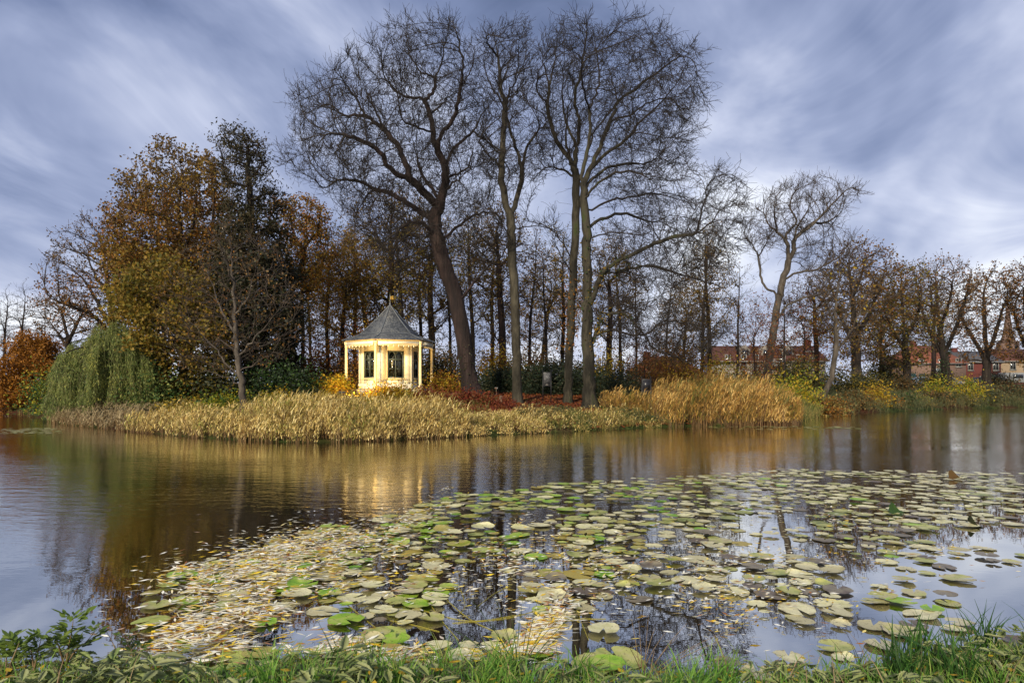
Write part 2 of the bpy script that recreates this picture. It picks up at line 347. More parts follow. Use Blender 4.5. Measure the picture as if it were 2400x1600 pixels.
# ------------------------------------------------------------------ tree growing
def leaves_geo(C, L, Wd, up=None, spread=1.0, droop=None):
    """one leaf (a folded rhombus of two triangles sharing its midrib) per centre; L, Wd lengths"""
    n = len(C); L = np.broadcast_to(L, n)[:, None]; Wd = np.broadcast_to(Wd, n)[:, None]
    u = unit(rng.normal(size=(n, 3)) * spread + (0 if droop is None else np.asarray(droop)))
    w = unit(np.cross(u, rng.normal(size=(n, 3)))); nn = np.cross(u, w)
    a = C; b = C + u * L * .45 + w * Wd * .5 + nn * Wd * .12; c = C + u * L; d = C + u * L * .45 - w * Wd * .5 + nn * Wd * .12
    V = np.stack([a, b, c, d], 1).reshape(-1, 3); i = np.arange(n) * 4
    return V, np.concatenate([np.stack([i, i+1, i+2], 1), np.stack([i, i+2, i+3], 1)])
def colonize(pos, par, A, step, kill, infl, iters=120, trop=(0,0,.08), jit=.07, maxc=3, mom=.9):
    P = np.zeros((len(pos) + 40000, 3)); n = len(pos); P[:n] = pos; par = list(par); nc = {}
    DD = np.zeros_like(P); q_ = np.array(par); DD[:n][q_ >= 0] = unit(P[:n][q_ >= 0] - P[q_[q_ >= 0]])
    A = np.asarray(A); dist = np.full(len(A), 1e9); idx = np.zeros(len(A), int)
    for s in range(0, n, 200):
        d = np.linalg.norm(A[:, None] - P[None, s:min(n, s+200)], axis=2); j = d.argmin(1); dm = d[np.arange(len(A)), j]
        b = dm < dist; dist[b] = dm[b]; idx[b] = j[b] + s
    alive = dist > kill; trop = np.array(trop)
    for it in range(iters):
        act = np.where(alive & (dist < infl))[0]
        if not len(act): break
        u, inv = np.unique(idx[act], return_inverse=True)
        S = np.zeros((len(u), 3)); np.add.at(S, inv, unit(A[act] - P[idx[act]]))
        ok = np.array([nc.get(int(k), 0) < maxc for k in u])
        dead = ~ok
        if dead.any(): alive[act[dead[inv]]] = False
        u, S = u[ok], S[ok]
        if not len(u): continue
        d = unit(unit(S) + trop + DD[u] * mom + rng.normal(size=S.shape) * jit)
        q = P[u] + d * step; m = len(q)
        if n + m > len(P): break
        P[n:n+m] = q; DD[n:n+m] = d
        for k in u: par.append(int(k)); nc[int(k)] = nc.get(int(k), 0) + 1
        al = np.where(alive)[0]
        dd = np.linalg.norm(A[al][:, None] - q[None], axis=2); j = dd.argmin(1); dm = dd[np.arange(len(al)), j]
        b = dm < dist[al]; dist[al[b]] = dm[b]; idx[al[b]] = j[b] + n
        alive &= dist > kill; n += m
    return P[:n].copy(), np.array(par)
def tips_of(par):
    n = len(par); t = np.zeros(n)
    has = np.zeros(n, bool); has[par[par >= 0]] = True
    t[~has] = 1
    pl = par.tolist(); tl = t.tolist()
    for i in range(n-1, 0, -1):
        if pl[i] >= 0: tl[pl[i]] += tl[i]
    return np.array(tl)
def twigs(pos, par, frac_tips=None, per=1.5, ln=(.3,.7), segs=3, trop=(0,0,.25), spread=.8, thr=6, ctr=None):
    t = tips_of(par); cand = np.where(t <= thr)[0]; cand = cand[cand > 0]
    cnt = rng.poisson(per, len(cand)); src = np.repeat(cand, cnt)
    if not len(src): return pos, par
    base = unit(pos[src] - pos[par[src]])
    d = unit(base * 1.0 + rng.normal(size=base.shape) * spread * .8 + np.array(trop))
    l = rng.uniform(ln[0], ln[1], len(src)) / segs
    P, pr = [pos], [par]; prev = src; cur = pos[src]; n = len(pos)
    for s in range(segs):
        d = unit(d + rng.normal(size=d.shape) * .17 + np.array(trop) * .4)
        cur = cur + d * l[:, None]; P.append(cur); pr.append(prev); prev = np.arange(n, n + len(src)); n += len(src)
    return np.concatenate(P), np.concatenate(pr)
def tube_geo(pos, par, rad, main, E, k):
    """open tubes along edges E (child indices), rings shared in place between consecutive edges"""
    p = par[E]; ed = unit(pos[E] - pos[p])
    nd = np.zeros_like(pos); allE = np.where(par >= 0)[0]; nd[allE] = unit(pos[allE] - pos[par[allE]])
    mc = main >= 0
    nd2 = nd.copy(); nd2[mc] = unit(nd[mc] + nd[main[mc]])
    ism = main[p] == E
    d0 = np.where(ism[:, None], nd2[p], ed); d1 = nd2[E]
    r0 = np.where(ism, rad[p], np.minimum(rad[p], rad[E] * 1.25)); r1 = rad[E]
    ref = np.array([.93, .31, .17]); th = np.arange(k) * 2 * math.pi / k
    def ring(c, d, r):
        a = unit(np.cross(d, ref)); b = np.cross(d, a)
        return c[:, None] + (a[:, None] * np.cos(th)[None, :, None] + b[:, None] * np.sin(th)[None, :, None]) * r[:, None, None]
    V = np.concatenate([ring(pos[p], d0, r0), ring(pos[E], d1, r1)], 1).reshape(-1, 3)
    b = (np.arange(len(E)) * 2 * k)[:, None]; j = np.arange(k)[None]; j2 = (j + 1) % k
    return V, np.stack([b + j, b + j2, b + k + j2, b + k + j], 2).reshape(-1, 4)
def merge(o, d=.0008):
    bm = bmesh.new(); bm.from_mesh(o.data); bmesh.ops.remove_doubles(bm, verts=bm.verts, dist=d); bm.to_mesh(o.data); bm.free()
def finish_tree(name, label, cat, group, pos, par, Rb, r0, bark, twig, leaf=None, flare=.5, split=.045, base=None):
    """radii by the pipe rule, then trunk / crown / foliage meshes under one Empty at the tree's foot
    leaf: list of (material, leaves per fine node, length, width, offset, tips threshold, mask function or None)"""
    t = tips_of(par); rad = np.maximum(Rb * (t / t[0]) ** .53, r0 * (1 + .16 * np.log(t)))
    base = pos[0].copy() if base is None else np.array(base)
    h = pos[:, 2] - pos[0, 2]; rad = rad * (1 + flare * np.exp(-np.maximum(h, 0) / .45) * (rad > .25 * Rb))
    main = np.full(len(par), -1); best = np.zeros(len(par))
    for i in range(1, len(par)):
        p = par[i]
        if t[i] > best[p]: best[p] = t[i]; main[p] = i
    root = empty(name, base, label, cat, group)
    loc = pos - base; E = np.arange(1, len(par))
    big = rad[E] >= split
    V, Fq = tube_geo(loc, par, rad, main, E[big], 9); o = mk('trunk', V, Fq, bark, root); merge(o)
    mid = ~big & (rad[E] >= .018); fine = ~big & ~mid
    V1, F1 = tube_geo(loc, par, rad, main, E[mid], 5); V2, F2 = tube_geo(loc, par, rad, main, E[fine], 3)
    mk('crown', np.concatenate([V1, V2]), np.concatenate([F1, F2 + len(V1)]), twig, root)
    for lf in (leaf or []):
        lm, per, ll, lw, off, thr = lf[:6]; msk = lf[6] if len(lf) > 6 else None; drp = lf[7] if len(lf) > 7 else None
        nm = lf[8] if len(lf) > 8 else 'foliage'
        c = np.where(t <= thr)[0]; c = c[c > 0]
        if msk is not None: c = c[msk(pos[c])]
        src = np.repeat(c, rng.poisson(per, len(c)))
        if not len(src): continue
        C = loc[src] + rng.normal(size=(len(src), 3)) * off
        LV, LF = leaves_geo(C, rng.uniform(.7, 1.25, len(C)) * ll, rng.uniform(.7, 1.25, len(C)) * lw, droop=drp)
        mk(nm, LV, LF, lm, root)
    return root
def catmull(p, n):
    p = np.array(p, float); q = np.concatenate([[2*p[0]-p[1]], p, [2*p[-1]-p[-2]]]); out = []
    for i in range(1, len(q)-2):
        for t in np.linspace(0, 1, n, endpoint=False):
            a, b, c, d = q[i-1], q[i], q[i+1], q[i+2]
            out.append(.5 * ((2*b) + (-a+c)*t + (2*a-5*b+4*c-d)*t*t + (-a+3*b-3*c+d)*t**3))
    return np.array(out + [p[-1]])
def trace(polys, D, wob=.03):
    """main limbs: (depth slope, [(px,py)...]); each later limb starts on the nearest point of an earlier one"""
    pos, par, pp, dd = [], [], [], []
    for li, (k, pts) in enumerate(polys):
        q = catmull(pts, 4)
        if li == 0: cur, d, prev = -1, D, None; start = 0
        else:
            a = np.array(pp); j = int(np.hypot(a[:, 0] - q[0, 0], a[:, 1] - q[0, 1]).argmin()); cur, d, prev = j, dd[j], a[j]; start = 1
        for i in range(start, len(q)):
            if prev is not None:
                l = math.hypot(*(q[i] - prev)); d = d + k * l * D / F
            w = W(q[i, 0], q[i, 1], d)
            if prev is not None: w = w + rng.normal(size=3) * wob
            pos.append(w); par.append(cur); pp.append(q[i]); dd.append(d); cur = len(pos) - 1; prev = q[i]
    return np.array(pos), np.array(par)
def cloud(polys, D, depth, n, edge=.25):
    """points filling a crown: outline in the photo's pixels at distance D, rounded in depth"""
    out = []
    for poly, wgt in polys:
        P = np.array(poly, float); lo, hi = P.min(0), P.max(0); k = int(n * wgt); got = []
        while sum(map(len, got)) < k:
            s = rng.uniform(lo, hi, (k, 2)); got.append(s[inpoly(s, P)])
        s = np.concatenate(got)[:k]; dp = dpoly(s, P); rr = np.sqrt(np.clip(dp / (np.percentile(dp, 95) + 1e-6), 0, 1)) * (1 - edge) + edge
        dy = rng.uniform(-1, 1, k); dy = np.sign(dy) * np.abs(dy) ** .75 * depth * rr; d = D + dy
        out.append(np.stack([(s[:, 0] - 1200) / F * D, d, CAMH - (s[:, 1] - HZ) / F * D], 1))
    return np.concatenate(out)

# ------------------------------------------------------------------ the big bare trees
def bare(name, label, cat, polys, D, env, depth, natt, Rb, r0, bark, twig, base_z=None, step=.33, kill=.5, infl=3.2, trop=(0,0,.1), tw=(3.2,.3,.8), leaf=None, group=None, twtrop=(0,0,.25), split=.05, flare=.5, shoots=160):
    pos, par = trace(polys, D)
    if base_z is None: base_z = g1(pos[0, 0], pos[0, 1]) - .08
    pos[0, 2] = base_z
    env = [([(cx + (x - cx) * .932, cy + (y - cy) * .932) for x, y in p], w) for p, w in env for cx, cy in [(sum(q[0] for q in p) / len(p), max(q[1] for q in p))]]
    trunk_pts = pos.copy(); A = cloud(env, D, depth, natt)
    pos, par = colonize(pos, par, A, step, kill, infl, trop=trop)
    pos, par = twigs(pos, par, per=tw[0], ln=tw[1:], trop=twtrop)
    pos, par = twigs(pos, par, per=.6, ln=(.15,.45), segs=2, trop=twtrop, thr=3)
    # dead and adventitious shoots that hang about the trunk and the big limbs
    nt = len(trunk_pts); src = rng.choice(np.where(trunk_pts[:, 2] > base_z + 1.2)[0], shoots); d = unit(rng.normal(size=(shoots, 3)) * [1, 1, .35]); cur = pos[src]; prev = src; n = len(pos); P_, R_ = [pos], [par]; ln = rng.uniform(.35, 1.5, shoots) / 6
    for k in range(6):
        d = unit(d + rng.normal(size=d.shape) * .22 + np.array([0, 0, -.10])); cur = cur + d * ln[:, None]; P_.append(cur); R_.append(prev); prev = np.arange(n, n + shoots); n += shoots
    pos, par = np.concatenate(P_), np.concatenate(R_); pos, par = np.array(pos), np.array(par)
    return finish_tree(name, label, cat, group, pos, par, Rb, r0, bark, twig, leaf, flare=flare, split=split)

T1 = [(0,[(1110,936),(1096,860),(1090,812),(1071,704),(1049,640),(1028,576),(1019,513),(1033,473),(1044,424),(1044,393),(1028,357),(1015,312),(1008,268),(993,234),(961,230),(926,214),(908,192),(880,180)]),
 (.5,[(993,234),(1019,210),(1019,183),(988,170),(961,129),(952,89),(955,49)]), (-.4,[(1019,183),(1035,150),(1040,110),(1052,75)]),
 (-.5,[(1028,357),(1031,321),(1055,290),(1071,250),(1080,200),(1086,156),(1078,112),(1069,67)]), (.7,[(1080,200),(1105,165),(1112,120)]),
 (.6,[(1044,393),(1055,362),(1078,335),(1109,308),(1135,263),(1153,237),(1165,200)]), (-.8,[(1109,308),(1140,330),(1170,360),(1195,400)]),
 (-.6,[(1023,480),(988,442),(961,420),(926,406),(908,384),(890,357),(850,330),(810,317),(763,317),(747,353),(707,362),(658,388)]),
 (.5,[(961,420),(948,379),(935,344),(912,319),(881,290),(854,270),(805,270),(787,254),(747,241),(689,219)]), (-.5,[(854,270),(838,235),(815,205),(800,180)]), (.6,[(912,319),(890,280),(872,240),(850,190),(830,155)]),
 (.7,[(1012,512),(970,487),(935,464),(881,446),(854,469),(827,513)]), (-.6,[(881,446),(840,425),(800,420),(765,440)]),
 (-.8,[(1022,552),(979,520),(948,529),(917,554),(886,585),(870,620)]),
 (.4,[(1032,565),(1073,531),(1104,509),(1140,496),(1167,504),(1180,530)]), (.9,[(1044,420),(1075,405),(1100,388),(1105,350)]),
 (-.4,[(1072,712),(1113,661),(1144,625),(1176,598),(1195,570)]), (-1.,[(810,317),(790,350),(795,385)]),
 (-1.2,[(1015,312),(985,300),(950,290)]), (1.1,[(1008,268),(1030,250),(1050,225)]), (1.3,[(1033,473),(1010,440),(985,400),(975,360)]), (-1.3,[(1040,450),(1060,430),(1078,420)])]
E1 = [([(655,390),(690,330),(680,220),(730,190),(790,180),(815,145),(880,115),(905,75),(950,38),(975,60),(1010,85),(1065,55),(1100,90),(1130,150),(1150,220),(1170,320),(1190,420),(1150,500),(1060,520),(990,500),(930,560),(850,560),(780,480),(730,430)],.9),
      ([(840,560),(1000,500),(1180,480),(1200,580),(1100,640),(1060,600),(900,640)],.1)]
bare('linden_tree', 'huge bare tree with a leaning reddish trunk just right of the white pavilion', 'tree', T1, 33.5, E1, 5.0, 5200, .385, .0062, M['bark_red'], M['twig_dark'], split=.06, flare=.9)

T2 = [(0,[(1213,938),(1211,860),(1210,800),(1204,650),(1199,560),(1196,513),(1178,446),(1178,357),(1182,290),(1182,245),(1173,200),(1169,134),(1153,67)]),
 (.4,[(1196,513),(1209,473),(1223,424),(1220,379),(1203,330),(1192,290),(1189,228),(1207,192),(1229,143),(1234,67)]),
 (-.6,[(1221,385),(1238,339),(1265,303),(1292,277)]), (.6,[(1182,245),(1160,215),(1140,175),(1130,130)]), (-.6,[(1189,228),(1215,215),(1240,180)]), (.8,[(1178,357),(1150,335),(1130,300)]),
 (-.7,[(1178,400),(1160,375),(1140,360),(1125,330)]), (.9,[(1173,200),(1190,160),(1196,110)]), (-.9,[(1169,134),(1150,110),(1140,90)]), (.5,[(1200,535),(1260,530),(1310,545),(1350,580)]),(-.9,[(1207,192),(1215,150),(1213,100)])]
E2 = [([(1105,140),(1120,70),(1160,45),(1200,60),(1225,40),(1245,80),(1250,160),(1275,260),(1290,320),(1240,400),(1225,450),(1180,460),(1130,420),(1120,330),(1140,260)],1)]
bare('slender_tree', 'tall slender tree with a straight pale olive trunk, forked high, between the two biggest crowns', 'tree', T2, 32.5, E2, 2.6, 2100, .215, .0062, M['bark_pale'], M['twig_dark'], split=.05, kill=.5)

T3 = [(0,[(1383,950),(1380,900),(1378,833),(1375,731),(1378,680),(1376,600),(1374,536),(1368,446),(1363,402),(1377,357),(1383,290),(1386,245),(1403,200),(1399,134),(1390,70)]),
 (.4,[(1368,430),(1395,370),(1417,321),(1432,277),(1446,237),(1430,179),(1421,125),(1408,70)]), (-.5,[(1446,237),(1484,214),(1520,183),(1564,152),(1604,129)]),
 (.5,[(1430,284),(1470,272),(1515,243),(1569,232),(1609,250),(1627,286)]), (-.6,[(1385,395),(1430,353),(1475,321),(1502,281)]),
 (.6,[(1370,440),(1408,402),(1457,384),(1506,384),(1546,373),(1591,384),(1627,397)]), (-.7,[(1370,470),(1386,446),(1430,410),(1480,402),(1520,420)]),
 (-.45,[(1380,715),(1390,696),(1413,638),(1439,618),(1488,594),(1533,571),(1587,554),(1631,547),(1640,513),(1651,469),(1662,429),(1680,410)]),
 (-.7,[(1631,547),(1667,522),(1694,487),(1720,478)]), (.3,[(1413,645),(1479,629),(1529,623),(1591,643),(1680,670),(1720,700)]),
 (.3,[(1380,815),(1391,800),(1400,770),(1406,749),(1411,728),(1439,713),(1470,716),(1508,726),(1521,700)]), (-.3,[(1411,733),(1457,733),(1478,749),(1508,782),(1534,818),(1567,830),(1610,846)]),
 (.2,[(1376,800),(1406,782),(1432,773),(1483,786),(1521,778),(1546,760),(1585,754),(1636,764),(1700,777)]),
 (.9,[(1374,536),(1420,510),(1470,500),(1530,520),(1580,500)]), (-.9,[(1374,560),(1430,545),(1490,550),(1540,540)]), (1.2,[(1380,350),(1400,300),(1440,250),(1470,180),(1490,110)]), (-1.2,[(1386,260),(1365,200),(1360,140)]), (.8,[(1520,183),(1540,130),(1530,90)]),
 (.9,[(1569,232),(1600,215),(1630,200)]), (.6,[(1374,500),(1430,470),(1490,460),(1560,450)]), (-.2,[(1390,690),(1420,700),(1450,690)])]
E3 = [([(1365,70),(1440,48),(1500,62),(1545,90),(1580,115),(1630,140),(1648,190),(1640,260),(1625,320),(1600,400),(1620,440),(1560,500),(1480,480),(1400,450),(1375,400),(1370,250)],.62),
      ([(1440,560),(1600,520),(1620,460),(1660,405),(1700,420),(1740,520),(1730,600),(1600,680),(1450,660)],.22),
      ([(1390,560),(1560,480),(1610,560),(1560,640),(1400,640)],.06), ([(1400,690),(1540,690),(1640,740),(1700,790),(1600,850),(1500,800),(1420,760)],.1)]
bare('beech_tree', 'thick mossy trunked bare tree whose long low limbs reach right toward the tall reeds', 'tree', T3, 31.5, E3, 4.8, 5200, .275, .0062, M['bark_moss'], M['twig_dark'], split=.055, flare=.8, trop=(0,0,.02), twtrop=(0,0,-.02))

T3b = [(0,[(1331,948),(1332,900),(1333,858),(1337,756),(1342,680),(1348,536),(1349,440),(1348,402),(1341,384),(1314,344),(1292,295),(1283,245),(1287,200),(1274,147),(1265,110)]),
 (.5,[(1348,390),(1348,339),(1328,290),(1319,250),(1319,179),(1323,112),(1318,60)]), (-.4,[(1348,345),(1354,335),(1357,277),(1345,237),(1359,170),(1370,110),(1375,60)]),
 (.8,[(1287,200),(1300,150),(1298,100)]), (-.8,[(1283,245),(1262,215),(1258,170)]), (-.3,[(1348,420),(1310,395),(1270,400),(1230,440)]), (.9,[(1341,384),(1325,330),(1330,270),(1345,200),(1340,130)]),
 (.3,[(1348,620),(1310,560),(1280,530),(1240,520)]), (-.7,[(1345,640),(1315,600),(1300,560),(1300,500)])]
E3b = [([(1262,110),(1300,60),(1340,50),(1385,48),(1400,90),(1395,200),(1380,330),(1350,390),(1300,400),(1250,440),(1240,400),(1275,320),(1265,250),(1255,170)],1)]
bare('beech_tree', 'tall bare tree with a smooth grey trunk standing close beside the thick mossy trunk', 'tree', T3b, 33.5, E3b, 3.2, 2300, .20, .0062, M['bark_moss'], M['twig_dark'], split=.05)

T4 = [(0,[(1796,900),(1798,880),(1805,830),(1812,788),(1820,727),(1835,657),(1847,621),(1847,584),(1841,564),(1822,543),(1800,525),(1790,490)]),
 (.5,[(1841,564),(1847,543),(1867,519),(1851,482),(1867,441),(1884,413)]), (-.4,[(1847,612),(1861,585),(1861,564),(1880,543),(1908,523),(1949,482),(1990,441),(2015,455)]),
 (.4,[(1818,735),(1818,690),(1794,674),(1782,645),(1778,609),(1765,576),(1745,551)]), (-.5,[(1778,600),(1798,564),(1805,545)]),
 (-.4,[(1812,775),(1827,739),(1847,715),(1884,698),(1908,690),(1922,668)]), (.3,[(1895,699),(1949,678),(1990,662),(2035,641)]), (-.5,[(1838,655),(1867,639),(1908,633),(1933,621),(1969,600),(1990,570)]),
 (.9,[(1861,564),(1870,530),(1895,490),(1905,440)]), (-.8,[(1822,543),(1815,500),(1822,460)]), (.8,[(1908,523),(1940,520),(1970,500)])]
E4 = [([(1755,560),(1775,460),(1800,430),(1850,425),(1885,408),(1930,415),(1960,440),(2015,450),(1990,480),(1960,520),(1930,560),(1870,560),(1800,590),(1770,600)],.8), ([(1900,560),(1980,540),(2000,600),(1960,660),(1880,640)],.2)]
bare('plane_tree', 'lone bare tree with a twisting fork, rising behind the tall golden reeds on the right', 'tree', T4, 60, E4, 4.0, 2400, .33, .010, M['bark_grey'], M['twig_grey'], step=.5, kill=.8, infl=5, split=.08, tw=(3.0,.5,1.2))

def clinging(root_name, label_mat, n, z0, z1, spread, size):
    """leaves that cling to a trunk: around the trunk mesh's own vertices between two heights"""
    root = bpy.data.objects[root_name]; tr = next(c for c in root.children if c.name.startswith('trunk')); v = np.empty(len(tr.data.vertices) * 3, np.float32); tr.data.vertices.foreach_get('co', v); v = v.reshape(-1, 3)
    v = v[(v[:, 2] > z0) & (v[:, 2] < z1) & (np.hypot(v[:, 0], v[:, 1]) < 2.2)]
    if not len(v): return
    C = v[rng.integers(0, len(v), n)] + rng.normal(size=(n, 3)) * spread; V, Fs = leaves_geo(C, rng.uniform(.6, 1.3, n) * size, rng.uniform(.6, 1.3, n) * size * .75); mk('clinging_leaves', V, Fs, M[label_mat], root)
clinging('beech_tree', 'leaf_gold', 500, 2.5, 8, .16, .12); clinging('beech_tree', 'ivy', 500, 1.2, 9, .07, .12); clinging('beech_tree.001', 'leaf_rust', 420, 2.5, 7, .22, .12); clinging('linden_tree', 'leaf_dark', 260, .3, 3, .06, .10)

# ------------------------------------------------------------------ the white pavilion
def slate_mat():
    m, nt, N, L, out = nmat('slate'); p = N.new('ShaderNodeBsdfPrincipled'); p.inputs['Roughness'].default_value = .55; p.inputs['Specular IOR Level'].default_value = .4
    tc = N.new('ShaderNodeTexCoord')
    v = N.new('ShaderNodeTexVoronoi'); v.inputs['Scale'].default_value = 17; L.new(tc.outputs['Object'], v.inputs['Vector'])
    t = N.new('ShaderNodeTexNoise'); t.inputs['Scale'].default_value = 2.2; t.inputs['Detail'].default_value = 6; L.new(tc.outputs['Object'], t.inputs[0])
    mx = N.new('ShaderNodeMix'); mx.inputs[0].default_value = .5; L.new(v.outputs['Color'], mx.inputs[2]); L.new(t.outputs[0], mx.inputs[3])
    r = ramp(N, [(.022,.026,.033),(.055,.062,.075),(.11,.118,.13),(.15,.15,.125)], [.28,.46,.62,.8]); L.new(mx.outputs[0], r.inputs[0]); L.new(r.outputs[0], p.inputs['Base Color']); L.new(p.outputs[0], out.inputs[0]); return m
def siding_mat():
    m, nt, N, L, out = nmat('painted_boards'); p = N.new('ShaderNodeBsdfPrincipled'); p.inputs['Roughness'].default_value = .5
    tc = N.new('ShaderNodeTexCoord'); t = N.new('ShaderNodeTexNoise'); t.inputs['Scale'].default_value = 5; t.inputs['Detail'].default_value = 6; L.new(tc.outputs['Object'], t.inputs[0])
    r = ramp(N, [(.70,.63,.42),(.82,.75,.52)], [.3,.7]); L.new(t.outputs[0], r.inputs[0]); L.new(r.outputs[0], p.inputs['Base Color'])
    sep = N.new('ShaderNodeSeparateXYZ'); L.new(tc.outputs['Object'], sep.inputs[0])
    f = N.new('ShaderNodeMath'); f.operation = 'PINGPONG'; f.inputs[1].default_value = .115; L.new(sep.outputs[2], f.inputs[0])
    q = N.new('ShaderNodeMapRange'); q.inputs[1].default_value = 0; q.inputs[2].default_value = .012; L.new(f.outputs[0], q.inputs[0])
    b = N.new('ShaderNodeBump'); b.inputs['Distance'].default_value = .01; b.inputs['Strength'].default_value = .8; L.new(q.outputs[0], b.inputs['Height']); L.new(b.outputs[0], p.inputs['Normal'])
    L.new(p.outputs[0], out.inputs[0]); return m
def glass_mat(name='window_glass', tint=(.9,.92,.9)):
    m, nt, N, L, out = nmat(name); g = N.new('ShaderNodeBsdfGlossy'); g.inputs['Roughness'].default_value = .02
    t = N.new('ShaderNodeBsdfTransparent'); t.inputs[0].default_value = (*tint, 1)
    fr = N.new('ShaderNodeFresnel'); fr.inputs[0].default_value = 1.5
    mx = N.new('ShaderNodeMixShader'); L.new(fr.outputs[0], mx.inputs[0]); L.new(t.outputs[0], mx.inputs[1]); L.new(g.outputs[0], mx.inputs[2]); L.new(mx.outputs[0], out.inputs[0]); return m
M['slate'] = slate_mat(); M['siding'] = siding_mat(); M['glass'] = glass_mat()
M['cream'] = flat('cream_paint', (.80,.66,.36), .45, var=.06); M['white_paint'] = flat('white_paint', (.80,.74,.56), .5, var=.05)
M['lead'] = flat('lead', (.12,.135,.155), .45, var=.25); M['dark_green'] = flat('dark_green_paint', (.05,.065,.055), .4); M['gilt'] = flat('gilt', (.75,.48,.10), .35, metal=.6)
M['curtain'] = flat('curtain_cloth', (.66,.60,.46), .85, var=.1, scale=14); M['stone'] = flat('stone', (.42,.39,.33), .8, var=.2, scale=9, bump=.2)
M['floor_dark'] = flat('floor_boards', (.10,.07,.05), .6)
GC = np.array([-6.48, 36.26]); GF = 1.52            # centre and floor height
TH = R(22); VD = [TH + R(60) * k - R(120) for k in range(6)]   # direction of each corner; 0 = the corner nearest the viewer
def build_pavilion():
    root = empty('pavilion', (GC[0], GC[1], GF), 'small white hexagonal pavilion with slate roof, cream columns and arched window bars', 'pavilion')
    cor = lambda r, k, z: np.array([r * math.cos(VD[k % 6]), r * math.sin(VD[k % 6]), z])
    RC, RW, EZ = 2.28, 1.62, 2.42
    b = MB(); b.add([cor(2.5, k, -.5) for k in range(6)] + [cor(2.5, k, -.02) for k in range(6)], [(5,4,3,2,1,0),(6,7,8,9,10,11)] + [(k, (k+1)%6, 6+(k+1)%6, 6+k) for k in range(6)]); b.build('floor_slab', M['stone'], root, bevel=.01)
    # walls with real window openings
    wl = RW; wz0, wz1, ww = .56, 1.96, .86
    for k in range(6):
        A, B = cor(RW, k, 0), cor(RW, k+1, 0); mid = (A + B) / 2; ax = unit(B - A); a = math.atan2(ax[1], ax[0])
        def T(V, mid=mid, a=a): return rot2(V, a) + mid
        t = .09; w = MB(); hw = wl / 2; sx = (hw - ww/2)
        for sgn in (-1, 1): w.box((sgn * (hw + ww/2) / 2, .045, 1.21), (sx, t, EZ + .02), M=T)
        w.box((0, .045, wz0/2), (ww, t, wz0), M=T); w.box((0, .045, (wz1 + EZ) / 2), (ww, t, EZ - wz1), M=T)
        w.build('wall', M['siding'], root)
        s = MB(); s.box((0, -.025, .14), (wl + .03, .03, .26), M=T); s.build('skirting', M['white_paint'], root, bevel=.006)
        # casing, sash with two pointed arches, glazing bars, pane, sill, curtains
        c = MB()
        for sgn in (-1, 1): c.box((sgn * (ww/2 + .018), -.008, (wz0 + wz1)/2), (.036, .03, wz1 - wz0 + .072), M=T)
        c.box((0, -.008, wz1 + .018), (ww - .002, .03, .036), M=T)
        win = c.build('window', M['cream'], root, bevel=.005)
        f = MB(); y = .03
        for sgn in (-1, 1): f.box((sgn * (ww/2 - .04), y, (wz0+wz1)/2), (.08, .05, wz1 - wz0 - .004), M=T)
        f.box((0, y, wz0 + .035), (ww - .16, .05, .08), M=T); f.box((0, y, wz1 - .025), (ww - .16, .05, .06), M=T)
        f.box((0, y - .004, wz0 + .95), (ww - .16, .05, .075), M=T); f.box((0, y, (wz0 + wz1)/2 - .01), (.06, .052, wz1 - wz0 - .11), M=T)
        f.box((-(ww-.12)/4 - .006, y + .003, wz0 + .48), ((ww - .22)/2, .03, .032), M=T); f.box(((ww-.12)/4 + .006, y + .003, wz0 + .48), ((ww - .22)/2, .03, .032), M=T)
        zs, zt = wz0 + .98, wz1 - .05
        for sgn in (-1, 1):      # spandrels that leave two round-headed lights
            x0, x1 = sgn * .03, sgn * (ww/2 - .08); cx, rx = (x0 + x1)/2, abs(x1 - x0)/2
            for h in (-1, 1):
                poly = [(cx + h*rx, zt)] + [(cx + h * rx * math.cos(q), zs + (zt - zs - .02) * math.sin(q)) for q in np.linspace(0, math.pi/2, 7)] + [(cx, zt)]
                f.prism(poly, y - .018, y + .018, M=T)
        f.build('sash', M['dark_green'], win)
        g = MB(); g.box((0, .045, (wz0+wz1)/2), (ww - .1, .006, wz1 - wz0 - .1), M=T); g.build('pane', M['glass'], win)
        s = MB(); s.box((0, -.05, wz0 - .03), (ww + .2, .10, .05), M=T); s.build('sill', M['cream'], win, bevel=.006)
        for sgn in (-1, 1):
            n = 12; V = []; Fs = []
            for j in range(9):
                z = wz0 + .1 + (wz1 - wz0 - .14) * j / 8; pull = .17 + .16 * (j / 8) ** 1.5 + .05 * (1 - j/8)
                for i in range(n): V.append((sgn * (ww/2 - .04 - pull * 1.1 * i/(n-1)), .10 + .02 * math.sin(i * 1.9), z))
            for j in range(8):
                for i in range(n-1): Fs.append((j*n+i, j*n+i+1, (j+1)*n+i+1, (j+1)*n+i))
            cm = MB(); cm.add(T(np.array(V)), Fs); cm.build('curtain', M['curtain'], win, smooth=True)
        cb = MB(); p = A * 1.0; cb.box((p[0], p[1], 1.2), (.035, .05, EZ), rz=VD[k]); cb.build('corner_board', M['white_paint'], root, bevel=.005)
    # columns
    for k in range(6):
        p = cor(RC, k, 0); c = MB()
        c.box((p[0], p[1], .05), (.25, .25, .14), rz=VD[k])
        c.lathe([(.115,.12),(.12,.15),(.10,.18),(.075,.20),(.078,.6),(.070,1.6),(.064,2.14),(.085,2.16),(.085,2.19),(.068,2.20),(.07,2.26),(.10,2.30),(.105,2.33)], (p[0], p[1], 0), 16)
        c.box((p[0], p[1], 2.375), (.2, .2, .09), rz=VD[k]); o = c.build('column', M['cream'], root, smooth=False)
